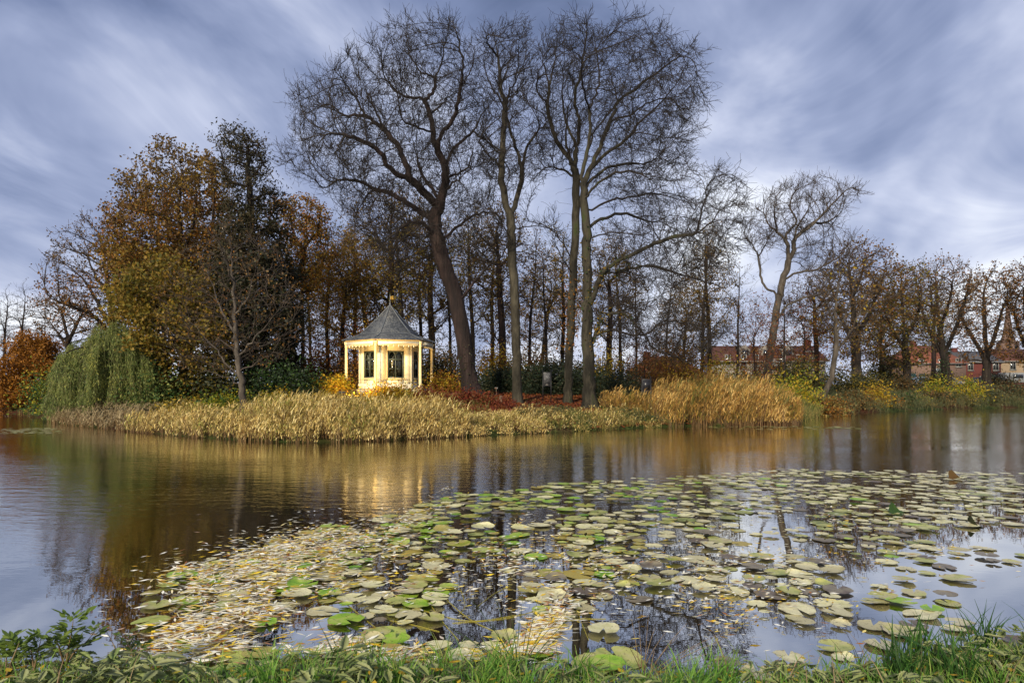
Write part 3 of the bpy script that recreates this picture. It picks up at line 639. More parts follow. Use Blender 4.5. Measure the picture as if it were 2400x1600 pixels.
    # beam, scalloped valance with hanging drops, soffit
    for k in range(6):
        A, B = cor(RC, k, 0), cor(RC, k+1, 0); mid = (A + B)/2; ax = unit(B - A); a = math.atan2(ax[1], ax[0]); ln = np.linalg.norm(B - A)
        def T(V, mid=mid, a=a): return rot2(V, a) + mid
        e = MB(); e.box((0, 0, 2.46), (ln - .06, .14, .11), M=T); e.build('beam', M['cream'], root, bevel=.008)
        n = 8; poly = [(-ln/2 + .1, 2.40), ]; wv = (ln - .2)/n
        low = []
        for i in range(n):
            x0 = -ln/2 + .1 + wv * i
            for q in np.linspace(0, math.pi, 7)[:-1]: low.append((x0 + wv * (1 - math.cos(q))/2, 2.235 - .06 * math.sin(q)))
        low.append((ln/2 - .1, 2.235)); poly = [(-ln/2 + .1, 2.405)] + low + [(ln/2 - .1, 2.405)]
        v = MB(); v.prism(poly, -.09, -.07, M=T)
        vo = v.build('valance', M['white_paint'], root)
        for i in range(1, n):
            dr = MB(); c = T(np.array([(-ln/2 + .1 + wv * i, -.08, 0)]))[0]; dr.lathe([(.008,2.235),(.014,2.20),(.034,2.155),(.024,2.13),(.004,2.115)], (c[0], c[1], 0), 8)
            dr.build('drop', M['white_paint'], vo, smooth=True)
    so_ = MB(); so_.add([cor(2.42, k, 2.525) for k in range(6)] + [cor(1.5, k, 2.5) for k in range(6)], [(k, 6+k, 6+(k+1)%6, (k+1)%6) for k in range(6)]); so_.build('soffit', M['cream'], root)
    # roof: overlapping slate courses, skirt then steep cap
    prof = [(2.50, 2.50), (2.02, 2.66), (1.54, 2.84)]; prof2 = [(1.56, 2.86), (1.1, 3.28), (.62, 3.76), (.26, 4.16), (.05, 4.40)]
    def courses(pf, n):
        z = np.linspace(0, 1, n + 1); d = np.cumsum([0] + [math.hypot(b[0]-a[0], b[1]-a[1]) for a, b in zip(pf[:-1], pf[1:])]); d /= d[-1]
        return list(zip(np.interp(z, d, [p[0] for p in pf]), np.interp(z, d, [p[1] for p in pf])))
    rf = MB()
    for cs in (courses(prof, 8), courses(prof2, 20)):
        for (r0, z0), (r1, z1) in zip(cs[:-1], cs[1:]):
            rf.add([cor(r0 + .012, k, z0 + .010) for k in range(6)] + [cor(r1 - .001, k, z1 + .002) for k in range(6)] + [cor(r0 + .012, k, z0 - .022) for k in range(6)],
                   [(k, (k+1)%6, 6+(k+1)%6, 6+k) for k in range(6)] + [(12+k, 12+(k+1)%6, (k+1)%6, k) for k in range(6)])
    roof = rf.build('roof', M['slate'], root)
    for k in range(6):
        h = MB(); pts = [cor(r + .012, k, z + .014) for r, z in prof + prof2]; h.tube(pts, .026, 6); h.build('hip_cap', M['lead'], roof, smooth=True)
    fl = MB()
    for k in range(6):
        A, B = cor(1.565, k, 2.862), cor(1.565, k+1, 2.862); fl.tube([A, B], .022, 6)
    fl.build('flashing', M['lead'], roof)
    fi = MB(); fi.lathe([(.10,4.34),(.06,4.42),(.03,4.47),(.055,4.52),(.02,4.57),(.016,4.9),(.014,5.02)], (0,0,0), 10); fin = fi.build('finial', M['lead'], root, smooth=True)
    vn = MB()
    for z in (4.76, 4.83, 4.90): vn.box((.12, 0, z), (.20, .012, .03), rz=-.2)
    vn.box((.05, -.01, 4.83), (.03, .014, .20), rz=-.2); vn.build('weather_vane', M['gilt'], fin)
build_pavilion()

def floodlight():
    x, y = -7.35, 29.6; z = g1(x, y); root = empty('floodlight', (x, y, z), 'small black garden floodlight in the low plants lighting the pavilion front', 'lamp')
    a = MB(); a.lathe([(.02,-.1),(.02,.34),(.05,.36)], (0,0,0), 8); a.build('post', M['black_metal'], root)
    h = MB(); h.prism([(-.14,.34),(.14,.34),(.17,.56),(-.17,.56)], -.06, .06); h.build('housing', M['black_metal'], root, bevel=.01)
    l = MB(); l.box((0, .066, .45), (.24, .008, .15)); m = bpy.data.materials.new('lit_lens'); m.use_nodes = True; b = m.node_tree.nodes['Principled BSDF']; b.inputs['Emission Color'].default_value = (1,.75,.4,1); b.inputs['Emission Strength'].default_value = 6; l.build('lens', m, root)
    d = bpy.data.lights.new('flood_lamp', 'SPOT'); d.energy = 2000; d.color = (1, .63, .21); d.spot_size = R(78); d.spot_blend = .6; d.shadow_soft_size = .10
    o = bpy.data.objects.new('flood_lamp', d); COL.objects.link(o); o.parent = root; o.location = (0, .12, .45); o.rotation_euler = Vector((.75, 5.5, .95)).to_track_quat('-Z', 'Y').to_euler()
floodlight()

# ------------------------------------------------------------------ leafy trees at the left, traced on the photo
def leafy(name, label, cat, polys, D, env, depth, natt, Rb, r0, bark, twig, leaf, step=.4, kill=.6, infl=3.5, trop=(0,0,.12), tw=(2.4,.3,.8), twtrop=(0,0,.2), split=.05, flare=.5, group=None):
    pos, par = trace(polys, D); pos[0, 2] = g1(pos[0, 0], pos[0, 1]) - .08
    pos, par = colonize(pos, par, cloud(env, D, depth, natt), step, kill, infl, trop=trop)
    pos, par = twigs(pos, par, per=tw[0], ln=tw[1:], trop=twtrop)
    return finish_tree(name, label, cat, group, pos, par, Rb, r0, bark, twig, leaf, flare=flare, split=split)
top_ = lambda py, D: (lambda P: (HZ - (P[:, 2] - CAMH) * F / P[:, 1]) < py)
low_ = lambda py: (lambda P: (HZ - (P[:, 2] - CAMH) * F / P[:, 1]) > py)
# tall brown maple at the back of the left group
leafy('maple_tree', 'tall brown-leaved maple, highest broad crown of the left group, behind the willow', 'tree',
 [(0,[(440,945),(438,860),(435,760),(430,660),(425,560),(420,480),(425,400)]), (.4,[(435,720),(400,640),(370,560),(345,490),(325,450)]), (-.4,[(435,700),(470,620),(495,540),(500,470),(500,410)]),
  (.5,[(437,800),(390,720),(340,660),(295,620)]), (-.5,[(436,760),(490,690),(530,620),(550,560)]), (.8,[(428,600),(390,520),(385,440),(400,390)]), (-.8,[(428,600),(455,520),(460,440),(470,400)])],
 40, [([(262,560),(300,520),(305,460),(320,420),(345,430),(375,380),(410,345),(450,375),(460,410),(490,375),(525,400),(540,470),(560,580),(560,720),(500,800),(400,800),(320,740),(270,650)],1)], 4.5, 3200, .34, .008,
 M['bark_dark'], M['twig_brown'], [(M['leaf_brown'], 1.5, .17, .12, .13, 3), (M['leaf_gold'], .9, .17, .12, .14, 3), (M['leaf_rust'], 1.1, .16, .11, .15, 3, low_(450)), (M['leaf_gold'], 2.4, .17, .12, .16, 4, low_(570))], twtrop=(0,0,.5))
# golden-green lower maple
leafy('maple_tree', 'golden olive maple between the willow and the pale-stemmed sapling', 'tree',
 [(0,[(380,955),(382,900),(385,820),(380,740),(375,690)]), (.5,[(383,860),(350,790),(330,720)]), (-.5,[(384,840),(420,770),(450,710)]), (.8,[(383,880),(350,840),(325,800)]), (-.8,[(383,870),(430,830),(470,790)])],
 32.5, [([(290,700),(340,640),(420,620),(480,680),(520,760),(520,880),(480,935),(390,940),(350,900),(330,820),(290,760)],1)], 3.2, 1500, .20, .007,
 M['bark_dark'], M['twig_brown'], [(M['leaf_olive'], 4.05, .16, .12, .16, 4), (M['leaf_gold'], 2.64, .16, .12, .16, 4)])
# dark pine: sparse top, broad dark body
leafy('pine_tree', 'dark conifer with a thin ragged top rising above the left group', 'tree',
 [(0,[(585,940),(588,820),(590,700),(590,600),(588,500),(582,420),(580,380),(578,330)]), (.3,[(585,400),(560,385),(540,378)]), (-.3,[(586,440),(555,430),(535,425)]), (-.3,[(583,420),(605,400),(618,385)]), (.3,[(588,470),(620,455),(650,455)]),
  (.4,[(582,360),(562,352),(548,350)]), (-.4,[(580,350),(597,340),(606,345)]), (.6,[(590,560),(630,540),(665,545)]), (.6,[(590,620),(640,620),(690,640)]), (-.6,[(590,600),(550,590),(520,600)]), (.8,[(590,700),(640,700),(690,730)])],
 36.5, [([(535,385),(550,345),(578,322),(600,345),(622,390),(600,410),(612,440),(655,455),(640,475),(600,480),(560,480),(545,440),(530,425),(560,405)],.17), ([(545,500),(575,480),(612,490),(640,540),(662,640),(690,760),(670,860),(600,900),(545,860),(530,720),(535,600)],.83)], 3.6, 2400, .36, .008,
 M['bark_dark'], M['twig_brown'], [(M['leaf_pine'], 2.13, .20, .07, .14, 3, top_(505, 40)), (M['leaf_pine'], 4.86, .22, .10, .20, 4, low_(480)), (M['leaf_dark'], 2.64, .22, .12, .22, 4, low_(600))], twtrop=(0,0,.1))
# pale-stemmed sapling at the reed edge
leafy('sapling', 'young nearly bare tree with a pale stem standing in the reeds at left', 'tree',
 [(0,[(570,948),(566,900),(560,860),(556,810),(552,770),(548,700),(545,630),(540,570)]), (.6,[(562,885),(530,850),(500,810),(460,770),(420,700)]), (-.6,[(558,840),(590,800),(620,770),(660,720),(690,690)]), (.7,[(553,780),(520,730),(500,670),(470,610)]), (-.7,[(550,740),(580,690),(600,630),(620,580)]),
  (.9,[(564,900),(520,880),(480,870),(430,860)]), (-.9,[(560,870),(600,850),(640,830),(680,820)]), (1.,[(556,820),(510,800),(470,820)]), (-1.,[(545,660),(525,600),(510,550)])],
 24.5, [([(380,720),(430,620),(480,540),(550,510),(620,550),(670,620),(700,700),(690,800),(640,860),(600,860),(560,840),(500,870),(430,860),(390,800)],1)], 2.6, 1900, .115, .0055,
 M['bark_grey'], M['twig_grey'], [(M['leaf_rust'], 0.10, .09, .06, .05, 3), (M['leaf_brown'], 0.28, .10, .07, .06, 3)], kill=.42, step=.3, tw=(1.3,.25,.6), split=.025, flare=.3)
# bare tree behind the willow, a few orange leaves
leafy('lime_tree', 'almost bare tree behind the willow with wiry upswept branches and orange tint low down', 'tree',
 [(0,[(275,960),(272,880),(268,800),(265,740),(255,680),(245,620),(238,560)]), (.4,[(268,780),(230,710),(190,650),(150,620),(125,610)]), (-.4,[(266,760),(290,700),(300,640)]), (.6,[(258,700),(220,640),(200,570),(185,540)]), (-.5,[(266,790),(220,740),(170,720),(120,700)])],
 46, [([(112,620),(150,590),(165,550),(200,535),(215,515),(250,520),(290,540),(310,600),(320,700),(300,800),(240,800),(180,770),(115,730),(125,680)],1)], 4, 1900, .30, .010,
 M['bark_dark'], M['twig_brown'], [(M['leaf_rust'], 0.62, .15, .11, .12, 3, low_(640)), (M['leaf_brown'], 0.62, .15, .10, .1, 3)], step=.45, kill=.7, infl=4, tw=(2.6,.4,.9), twtrop=(-.1,0,.3))
leafy('lime_tree', 'smaller dark bare tree between the orange cypress and the tall brown maple, above the willow', 'tree',
 [(0,[(170,960),(168,880),(160,800),(150,750),(140,720)]), (.5,[(164,830),(130,770),(100,745)]), (-.5,[(160,800),(190,740),(200,710)])],
 58, [([(85,740),(105,705),(150,690),(200,690),(240,700),(240,790),(190,830),(120,810)],1)], 4, 700, .26, .012, M['bark_dark'], M['twig_brown'], [(M['leaf_brown'], 0.53, .18, .12, .12, 3)], step=.55, kill=.85, infl=5, tw=(2.4,.5,1.1))
# orange swamp cypress on the far-left bank
leafy('cypress_tree', 'low orange-brown cypress leaning over the water on the far left bank', 'tree',
 [(0,[(90,972),(88,920),(82,870),(78,820),(76,800)]), (.6,[(88,930),(60,910),(30,905)]), (-.6,[(87,915),(110,890),(120,870)]), (.5,[(84,880),(60,860),(45,850)])],
 43.5, [([(14,930),(30,890),(22,870),(45,850),(50,820),(75,795),(100,810),(118,850),(125,900),(110,955),(70,965),(40,955)],1)], 2.4, 700, .22, .010,
 M['bark_dark'], M['twig_brown'], [(M['leaf_orange'], 12.32, .19, .09, .2, 4), (M['leaf_rust'], 3.52, .18, .08, .2, 4)], step=.4, kill=.55)
leafy('oak_tree', 'orange-leaved oak with crooked grey limbs just right of the dark conifer', 'tree',
 [(0,[(668,930),(670,840),(672,760),(680,690),(700,640),(712,600),(720,550)]), (.5,[(690,660),(730,630),(755,600)]), (-.5,[(676,720),(700,690),(740,680)]), (.4,[(712,600),(690,550),(680,510)]), (-.4,[(716,575),(745,540),(750,500)])],
 47, [([(640,480),(690,468),(720,475),(752,490),(770,540),(775,620),(740,690),(690,700),(660,620),(640,550)],1)], 3.4, 1100, .24, .010,
 M['bark_dark'], M['twig_brown'], [(M['leaf_rust'], 1.76, .17, .12, .14, 3), (M['leaf_gold'], 1.58, .17, .12, .14, 3)], step=.45, kill=.7)
# mossy trees on the right bank
leafy('birch_tree', 'thin leaning tree with a pale stem at the right end of the tall reeds', 'tree',
 [(0,[(1928,930),(1945,895),(1955,850),(1960,800),(1958,740),(1962,690),(1970,640)]), (.5,[(1958,790),(1985,730),(2000,680),(2010,640)]), (-.6,[(1956,830),(1985,790),(2010,740)]), (.6,[(1952,862),(1985,870),(2020,880)]), (-.5,[(1958,760),(1935,710),(1925,670)])],
 44, [([(1900,700),(1930,630),(1990,600),(2040,640),(2050,720),(2020,800),(1990,850),(1950,800),(1910,760)],1)], 3, 700, .17, .009, M['bark_grey'], M['twig_grey'], [(M['leaf_brown'], 0.39, .15, .1, .1, 3), (M['leaf_yellow'], 0.04, .18, .13, .1, 3)], step=.4, kill=.65)
def right_tree(name, label, bx, by, D, trunk, env, natt, Rb, leaf, bark='bark_dark', twig='twig_brown', depth=4.5):
    return leafy(name, label, 'tree', trunk, D, env, depth, natt, Rb, .011, M[bark], M[twig], leaf, step=.5, kill=.8, infl=6, tw=(2.6,.5,1.2), split=.08)
right_tree('oak_tree', 'broad brown-leaved tree left of the ivy-clad trunk on the right bank', 1995, 920, 62,
 [(0,[(2010,915),(2008,860),(2005,800),(2000,740),(1995,680),(1990,620)]), (.5,[(2006,820),(1970,740),(1950,680)]), (-.5,[(2004,790),(2040,730),(2060,680)]), (.4,[(1998,700),(2020,640),(2030,600)])],
 [([(1925,650),(1950,590),(2000,565),(2040,590),(2080,610),(2110,680),(2100,780),(2060,840),(1980,850),(1930,780)],1)], 2200, .42, [(M['leaf_brown'], 0.68, .22, .16, .18, 3), (M['leaf_olive'], 0.24, .22, .16, .2, 3, low_(700)), (M['leaf_rust'], 0.15, .2, .15, .2, 3)])
right_tree('maple_tree', 'dense olive-green tree on the right bank before the brick house', 2130, 920, 66,
 [(0,[(2128,915),(2126,860),(2120,790),(2115,720),(2112,660)]), (.5,[(2122,820),(2085,760),(2070,720)]), (-.5,[(2120,800),(2150,740),(2160,690)])],
 [([(2050,760),(2060,680),(2090,630),(2140,620),(2170,680),(2175,760),(2150,850),(2100,880),(2060,850)],1)], 1800, .36, [(M['leaf_olive'], 0.53, .22, .16, .2, 3), (M['leaf_dark'], 0.63, .22, .16, .2, 3, low_(760)), (M['leaf_brown'], 0.48, .22, .16, .2, 3)])
right_tree('plane_tree', 'fan-shaped tree with an ivy-clad trunk in front of the brick house', 2215, 905, 72,
 [(0,[(2222,905),(2218,870),(2212,830),(2206,790),(2200,740),(2195,680)]), (.4,[(2212,840),(2180,780),(2160,720),(2150,670)]), (-.4,[(2212,830),(2240,770),(2255,720),(2270,670)]), (.6,[(2206,790),(2185,720),(2180,660)]), (-.6,[(2204,770),(2225,700),(2235,650)])],
 [([(2125,680),(2150,630),(2200,605),(2250,620),(2285,650),(2290,720),(2260,780),(2230,820),(2180,810),(2140,760)],1)], 2200, .42, [(M['leaf_brown'], 0.39, .22, .16, .15, 3), (M['leaf_rust'], 0.15, .2, .16, .15, 3)])
right_tree('plane_tree', 'tree with thinning orange leaves near the right edge, in front of the red brick house', 2312, 890, 78,
 [(0,[(2313,900),(2312,870),(2312,840),(2310,800),(2308,750),(2305,690)]), (.5,[(2312,850),(2285,800),(2262,760),(2245,720)]), (-.5,[(2312,840),(2330,790),(2345,740),(2360,700)]), (.5,[(2312,848),(2285,842),(2265,845)])],
 [([(2245,730),(2265,660),(2310,630),(2350,640),(2370,700),(2370,780),(2340,850),(2300,850),(2265,800)],1)], 1800, .44, [(M['leaf_rust'], 0.36, .24, .17, .18, 3), (M['leaf_brown'], 0.34, .24, .17, .18, 3)])
right_tree('maple_tree', 'golden-brown tree cut by the right edge of the picture', 2410, 900, 74,
 [(0,[(2420,905),(2418,860),(2412,800),(2405,740),(2400,690)]), (.5,[(2416,840),(2390,780),(2375,730)]), (-.5,[(2414,820),(2440,760),(2450,700)])],
 [([(2352,680),(2360,640),(2400,610),(2480,620),(2500,720),(2480,840),(2420,870),(2400,840),(2392,740)],1)], 2000, .40, [(M['leaf_rust'], 0.43, .24, .17, .18, 3), (M['leaf_gold'], 0.58, .24, .17, .18, 3, low_(760)), (M['leaf_brown'], 0.48, .24, .17, .18, 3)])
def ivy(parent_name, px, D, y0, y1, wpx, n, label=None):
    root = bpy.data.objects[parent_name]; t = rng.uniform(0, 1, n); py = y0 + (y1 - y0) * t
    a = rng.uniform(0, 2*math.pi, n); r = wpx * D / F * (1 - .35 * t) * rng.uniform(.75, 1.15, n)
    px_ = np.interp(py, [y1, y0], px)
    C = np.stack([(px_ - 1200) / F * D + r * np.cos(a), D + r * np.sin(a), CAMH - (py - HZ) / F * D], 1) - np.array(root.location)
    V, Fs = leaves_geo(C, rng.uniform(.1, .2, n), rng.uniform(.1, .18, n)); mk('ivy', V, Fs, M['ivy'], root)

ivy('plane_tree.001', [2222,2206], 72, 902, 790, 12, 900)

# ------------------------------------------------------------------ the wood behind: a few grown kinds, then copies
def wild(name, label, H, cb, rad, natt, Rb, r0, bark, twig, leaf, seed, loc, limbs=6, lean=.04, trop=(0,0,.2), step=.45, kill=.75, infl=5, tw=(2.6,.4,1.0), group=None, fork=.75, twtrop=(0,0,.3)):
    global rng
    keep = rng; rng = np.random.default_rng(seed)
    n = 14; zz = np.linspace(0, H * fork, n); ln = rng.normal(size=2) * lean
    pos = [np.array([ln[0]*z + .06*math.sin(z*.8+seed), ln[1]*z + .06*math.cos(z*.7+seed), z]) for z in zz]; par = list(range(-1, n-1))
    for k in range(limbs):
        i = rng.integers(max(1, int(n * cb * .9)), n); a = rng.uniform(0, 2*math.pi); l = rad * rng.uniform(.4, .8); cur, p = i, pos[i]; d = np.array([math.cos(a), math.sin(a), .9])
        for s in range(6):
            d = unit(d + rng.normal(size=3)*.15 + np.array([0,0,.08])); p = p + d * l / 6; pos.append(p); par.append(cur); cur = len(pos)-1
    A = []
    while len(A) < natt:
        q = rng.uniform(-1, 1, 3); t = (q[2] + 1)/2; prof = (math.sin(math.pi * min(1, t*.86 + .14)) ** .6)
        if math.hypot(q[0], q[1]) < prof: A.append((q[0]*rad + ln[0]*H*t, q[1]*rad + ln[1]*H*t, H*cb + (H*(1-cb))*t))
    pos, par = colonize(np.array(pos), np.array(par), np.array(A), step, kill, infl, trop=trop)
    pos, par = twigs(pos, par, per=tw[0], ln=tw[1:], trop=twtrop)
    o = finish_tree(name, label, 'tree', group, pos, par, Rb, r0, bark, twig, leaf, split=.05)
    o.location = loc; rng = keep
    return o
def copy_tree(src, loc, s, rz, label, group):
    r = src.copy(); COL.objects.link(r); r.location = loc; r.scale = (s, s, s * 1.0); r.rotation_euler = (0, 0, rz); r['label'] = label
    if group: r['group'] = group
    for ch in src.children:
        c = ch.copy(); COL.objects.link(c); c.parent = r
    return r
lf = lambda m, n, l=.17, off=.14, thr=3: (M[m], n, l, l*.72, off, thr)
KIND = [
 ('alder_tree', 14.5, .22, 2.3, 620, .16, 'bark_dark', 'twig_brown', [lf('leaf_brown', 0.68), lf('leaf_gold', 0.45)], 11, .95),
 ('alder_tree', 15.0, .30, 2.6, 640, .18, 'bark_dark', 'twig_dark', [lf('leaf_gold', 0.35), lf('leaf_olive', 0.5)], 12, .9),
 ('maple_tree', 13.0, .22, 3.6, 850, .20, 'bark_dark', 'twig_brown', [lf('leaf_gold', 1.47), lf('leaf_rust', 0.37)], 13, .7),
 ('oak_tree', 15.5, .35, 3.6, 850, .30, 'bark_red', 'twig_brown', [lf('leaf_brown', 0.91), lf('leaf_olive', 0.30)], 14, .75),
 ('ash_tree', 14.0, .25, 2.0, 520, .13, 'bark_dark', 'twig_dark', [lf('leaf_brown', 0.17)], 15, .95),
 ('hornbeam_tree', 10.0, .12, 3.0, 700, .14, 'bark_red', 'twig_brown', [lf('leaf_rust', 0.68), lf('leaf_red', 0.37)], 16, .6),
 ('poplar_tree', 15.0, .15, 3.0, 750, .24, 'bark_dark', 'twig_dark', [lf('leaf_brown', 0.07)], 17, .85)]
PROTO = []
GRP = {'a': 'thin trees in the wood behind the pavilion', 'b': 'small trees before the houses', 'c': 'bare trees on the far left shore'}
# kind, px, base py (for scale only: distance), D, scale, label, group
WOODS = [
 (0, 705, 54, .92, 'thin brown tree nearest the crooked oak, first of the wood from left', 'a'),
 (4, 735, 58, .95, 'wiry almost leafless tree right of the crooked orange oak', 'a'),
 (1, 765, 50, .80, 'slim tree seen just left of the pavilion eaves', 'a'),
 (2, 800, 46, .78, 'gold-leaved tree rising behind the left slope of the pavilion roof', 'a'),
 (0, 835, 55, .98, 'thin dark tree behind the pavilion roof, left of its finial', 'a'),
 (3, 912, 48, .95, 'reddish trunk standing directly behind the pavilion finial', 'a'),
 (1, 945, 45, .86, 'ivy-dark trunk just right of the pavilion finial', 'a'),
 (2, 880, 60, 1.12, 'gold crown far behind the pavilion, under the leaning giant', 'a'),
 (0, 985, 52, .90, 'thin tree between the pavilion roof and the leaning giant trunk', 'a'),
 (3, 1010, 58, 1.0, 'brown tree directly behind the fork of the leaning giant', 'a'),
 (4, 1060, 56, .95, 'wiry tree hidden behind the leaning giant trunk', 'a'),
 (1, 1110, 50, .90, 'slim tree between the leaning giant and the slender olive trunk', 'a'),
 (3, 1180, 46, .84, 'red-brown trunk just left of the slender olive trunk', 'a'),
 (0, 1150, 62, 1.1, 'olive-topped tree far behind, left of the slender trunk', 'a'),
 (4, 1235, 52, .86, 'thin straight tree just right of the slender olive trunk', 'a'),
 (4, 1282, 48, .74, 'lone thin tree in the gap over the black information panel', 'a'),
 (2, 1260, 66, 1.0, 'orange-tinted tree far back in the gap over the juniper', 'a'),
 (1, 1320, 54, .86, 'slim tree behind the smooth grey trunk', 'a'),
 (3, 1430, 50, .72, 'reddish trunk with orange leaves right of the thick mossy trunk', 'a'),
 (0, 1460, 58, .90, 'brown tree behind the low mossy limbs', 'a'),
 (4, 1490, 55, .72, 'wiry tree above the dark yew', 'a'),
 (5, 1512, 40, .42, 'small dark red tree behind the right information panel', 'b'),
 (4, 1555, 62, .80, 'wiry tree before the tan house with the low red roof', 'b'),
 (0, 1640, 52, .86, 'twin-stemmed brown tree rising left of the white house', 'b'),
 (1, 1665, 54, .90, 'tall thin tree at the left corner of the white house', 'b'),
 (4, 1725, 52, .72, 'dark leaning tree before the white house wall', 'b'),
 (2, 1600, 66, .80, 'copper-leaved tree behind the end of the long low limb', 'b'),
 (5, 1770, 56, .80, 'red-brown tree before the white house roof', 'b'),
 (5, 1880, 66, 1.0, 'red-brown crown just right of the lone twisting tree', 'b'),
 (4, 1840, 60, .66, 'thin tree between the lone twisting tree and the pale leaning stem', 'b'),
 (3, 1915, 74, .86, 'brown tree behind the pale leaning stem', 'b'),
 (2, 2065, 80, 1.0, 'olive-gold tree in the second row on the right bank', 'b'),
 (3, 2185, 95, 1.0, 'brown tree behind the fan-shaped ivy-clad tree', 'b'),
 (6, 5, 62, .62, 'bare tree at the left edge of the picture on the far shore', 'c'),
 (6, 45, 66, .70, 'bare tree behind the orange cypress on the far shore', 'c'),
 (6, -40, 58, .6, 'bare tree just past the left edge on the far shore', 'c'),
 (4, 105, 70, .62, 'thin bare tree between the orange cypress and the willow on the far shore', 'c'),
]
for i, (k, px, D, s, label, g) in enumerate(WOODS):
    x = WX(px, D); loc = (x, D, g1(x, D) - .1)
    src = next((p for p in PROTO if p[0] == k), None)
    if src is None:
        nm, H, cb, rad, natt, Rb, bk, tg, lv, seed, fork = KIND[k]
        o = wild(nm, label, H, cb, rad, natt, Rb, .008, M[bk], M[tg], lv, seed, loc, fork=fork, group=GRP[g]); o.scale = (s, s, s); PROTO.append((k, o))
    else: copy_tree(src[1], loc, s, (i * 2.4) % 6.28, label, GRP[g])
# ivy sleeve on the dark trunk behind the pavilion is left to the tree's own bark

# ------------------------------------------------------------------ willow
def build_willow():
    D = 31.0; bx = WX(260, D); bz = g1(bx, D + .5)
    base = np.array([bx, D + .5, bz - .1]); root = empty('willow_tree', base, 'weeping willow trailing grey-green curtains of leaves down to the reeds at the left tip', 'tree')
    outline = [(118,915),(126,850),(150,808),(190,790),(225,758),(270,742),(305,755),(330,785),(352,820),(375,860),(398,905)]
    ox = np.array([p[0] for p in outline]); oy = np.array([p[1] for p in outline])
    tr = MB(); tr.tube([(0,0,0),(.1,.1,.9),(.05,0,1.8),(.25,.1,2.8),(.3,.1,3.6)], [.32,.27,.22,.15,.06], 10)
    LV, LF, SV, SF, n0, m0 = [], [], [], [], 0, 0
    arms = []
    for k in range(26):
        px = rng.uniform(140, 375); py = np.interp(px, ox, oy) + rng.uniform(5, 60); dy = rng.uniform(-1.6, 1.9); e = W(px, py, D + dy) - base; st = np.array([.1, .05, rng.uniform(1.6, 2.8)])
        mid = st * .45 + e * .55 + np.array([0, 0, .5 + .2 * rng.random()]); arms.append((st, mid, e)); tt = np.linspace(0, 1, 7)[:, None]
        c = (1-tt)**2 * st + 2*tt*(1-tt) * mid + tt**2 * e
        tr.tube(c, list(np.linspace(.085, .02, 7)), 5)
    tr.build('trunk', M['bark_dark'], root, smooth=True)
    S = 2700; cl = rng.uniform(122, 394, 120); cd = rng.gamma(1.3, 34, 120); cy_ = rng.uniform(-1, 1, 120); j = rng.integers(0, 120, S); px = np.clip(cl[j] + rng.normal(0, 7, S), 118, 398); py = np.interp(px, ox, oy) + np.abs(cd[j] + rng.normal(0, 7, S)); dy = np.clip(cy_[j] + rng.normal(0, .09, S), -1, 1) * 2.0 * np.sqrt(np.clip(1 - ((px - 258)/140)**2, .05, 1))
    py += np.abs(dy) ** 2 * 9
    tops = np.stack([(px - 1200)/F * (D + dy), D + dy, CAMH - (py - HZ)/F * (D + dy)], 1)
    for i in range(S):
        a = tops[i]; botz = rng.uniform(.15, 1.1) if rng.random() < .75 else a[2] - rng.uniform(.5, 1.4)
        L = max(.35, a[2] - max(botz, .25)); L = min(L, rng.uniform(1.0, 2.9)); ns = max(3, int(L / .25)); t = np.linspace(0, 1, ns)
        sway = rng.normal(size=2) * .16; out = unit(np.array([a[0] - bx, a[1] - D - .5, 0])) * .22
        c = a + np.stack([sway[0]*t**2 + out[0]*np.sin(t*1.6), sway[1]*t**2 + out[1]*np.sin(t*1.6), -L*t + .12*np.sin(t*3)], 1)
        w = .006; V = np.concatenate([c - [w,0,0], c + [w,0,0]]) - base; j = np.arange(ns-1)
        SV.append(V); SF.append(np.stack([j, j+1, j+1+ns, j+ns], 1) + n0); n0 += len(V)
        m = int(L * 19); tt = rng.uniform(0, 1, m); q = np.stack([np.interp(tt, t, c[:, d]) for d in range(3)], 1) - base
        q += rng.normal(size=q.shape) * .03
        V2, F2 = leaves_geo(q, rng.uniform(.10, .19, m), rng.uniform(.022, .04, m), spread=.55, droop=(0, 0, -1)); LV.append(V2); LF.append(F2 + m0); m0 += len(V2)
    mk('hanging_twigs', np.concatenate(SV), np.concatenate(SF), M['twig_moss'], root); mk('foliage', np.concatenate(LV), np.concatenate(LF), M['leaf_willow'], root)
build_willow()

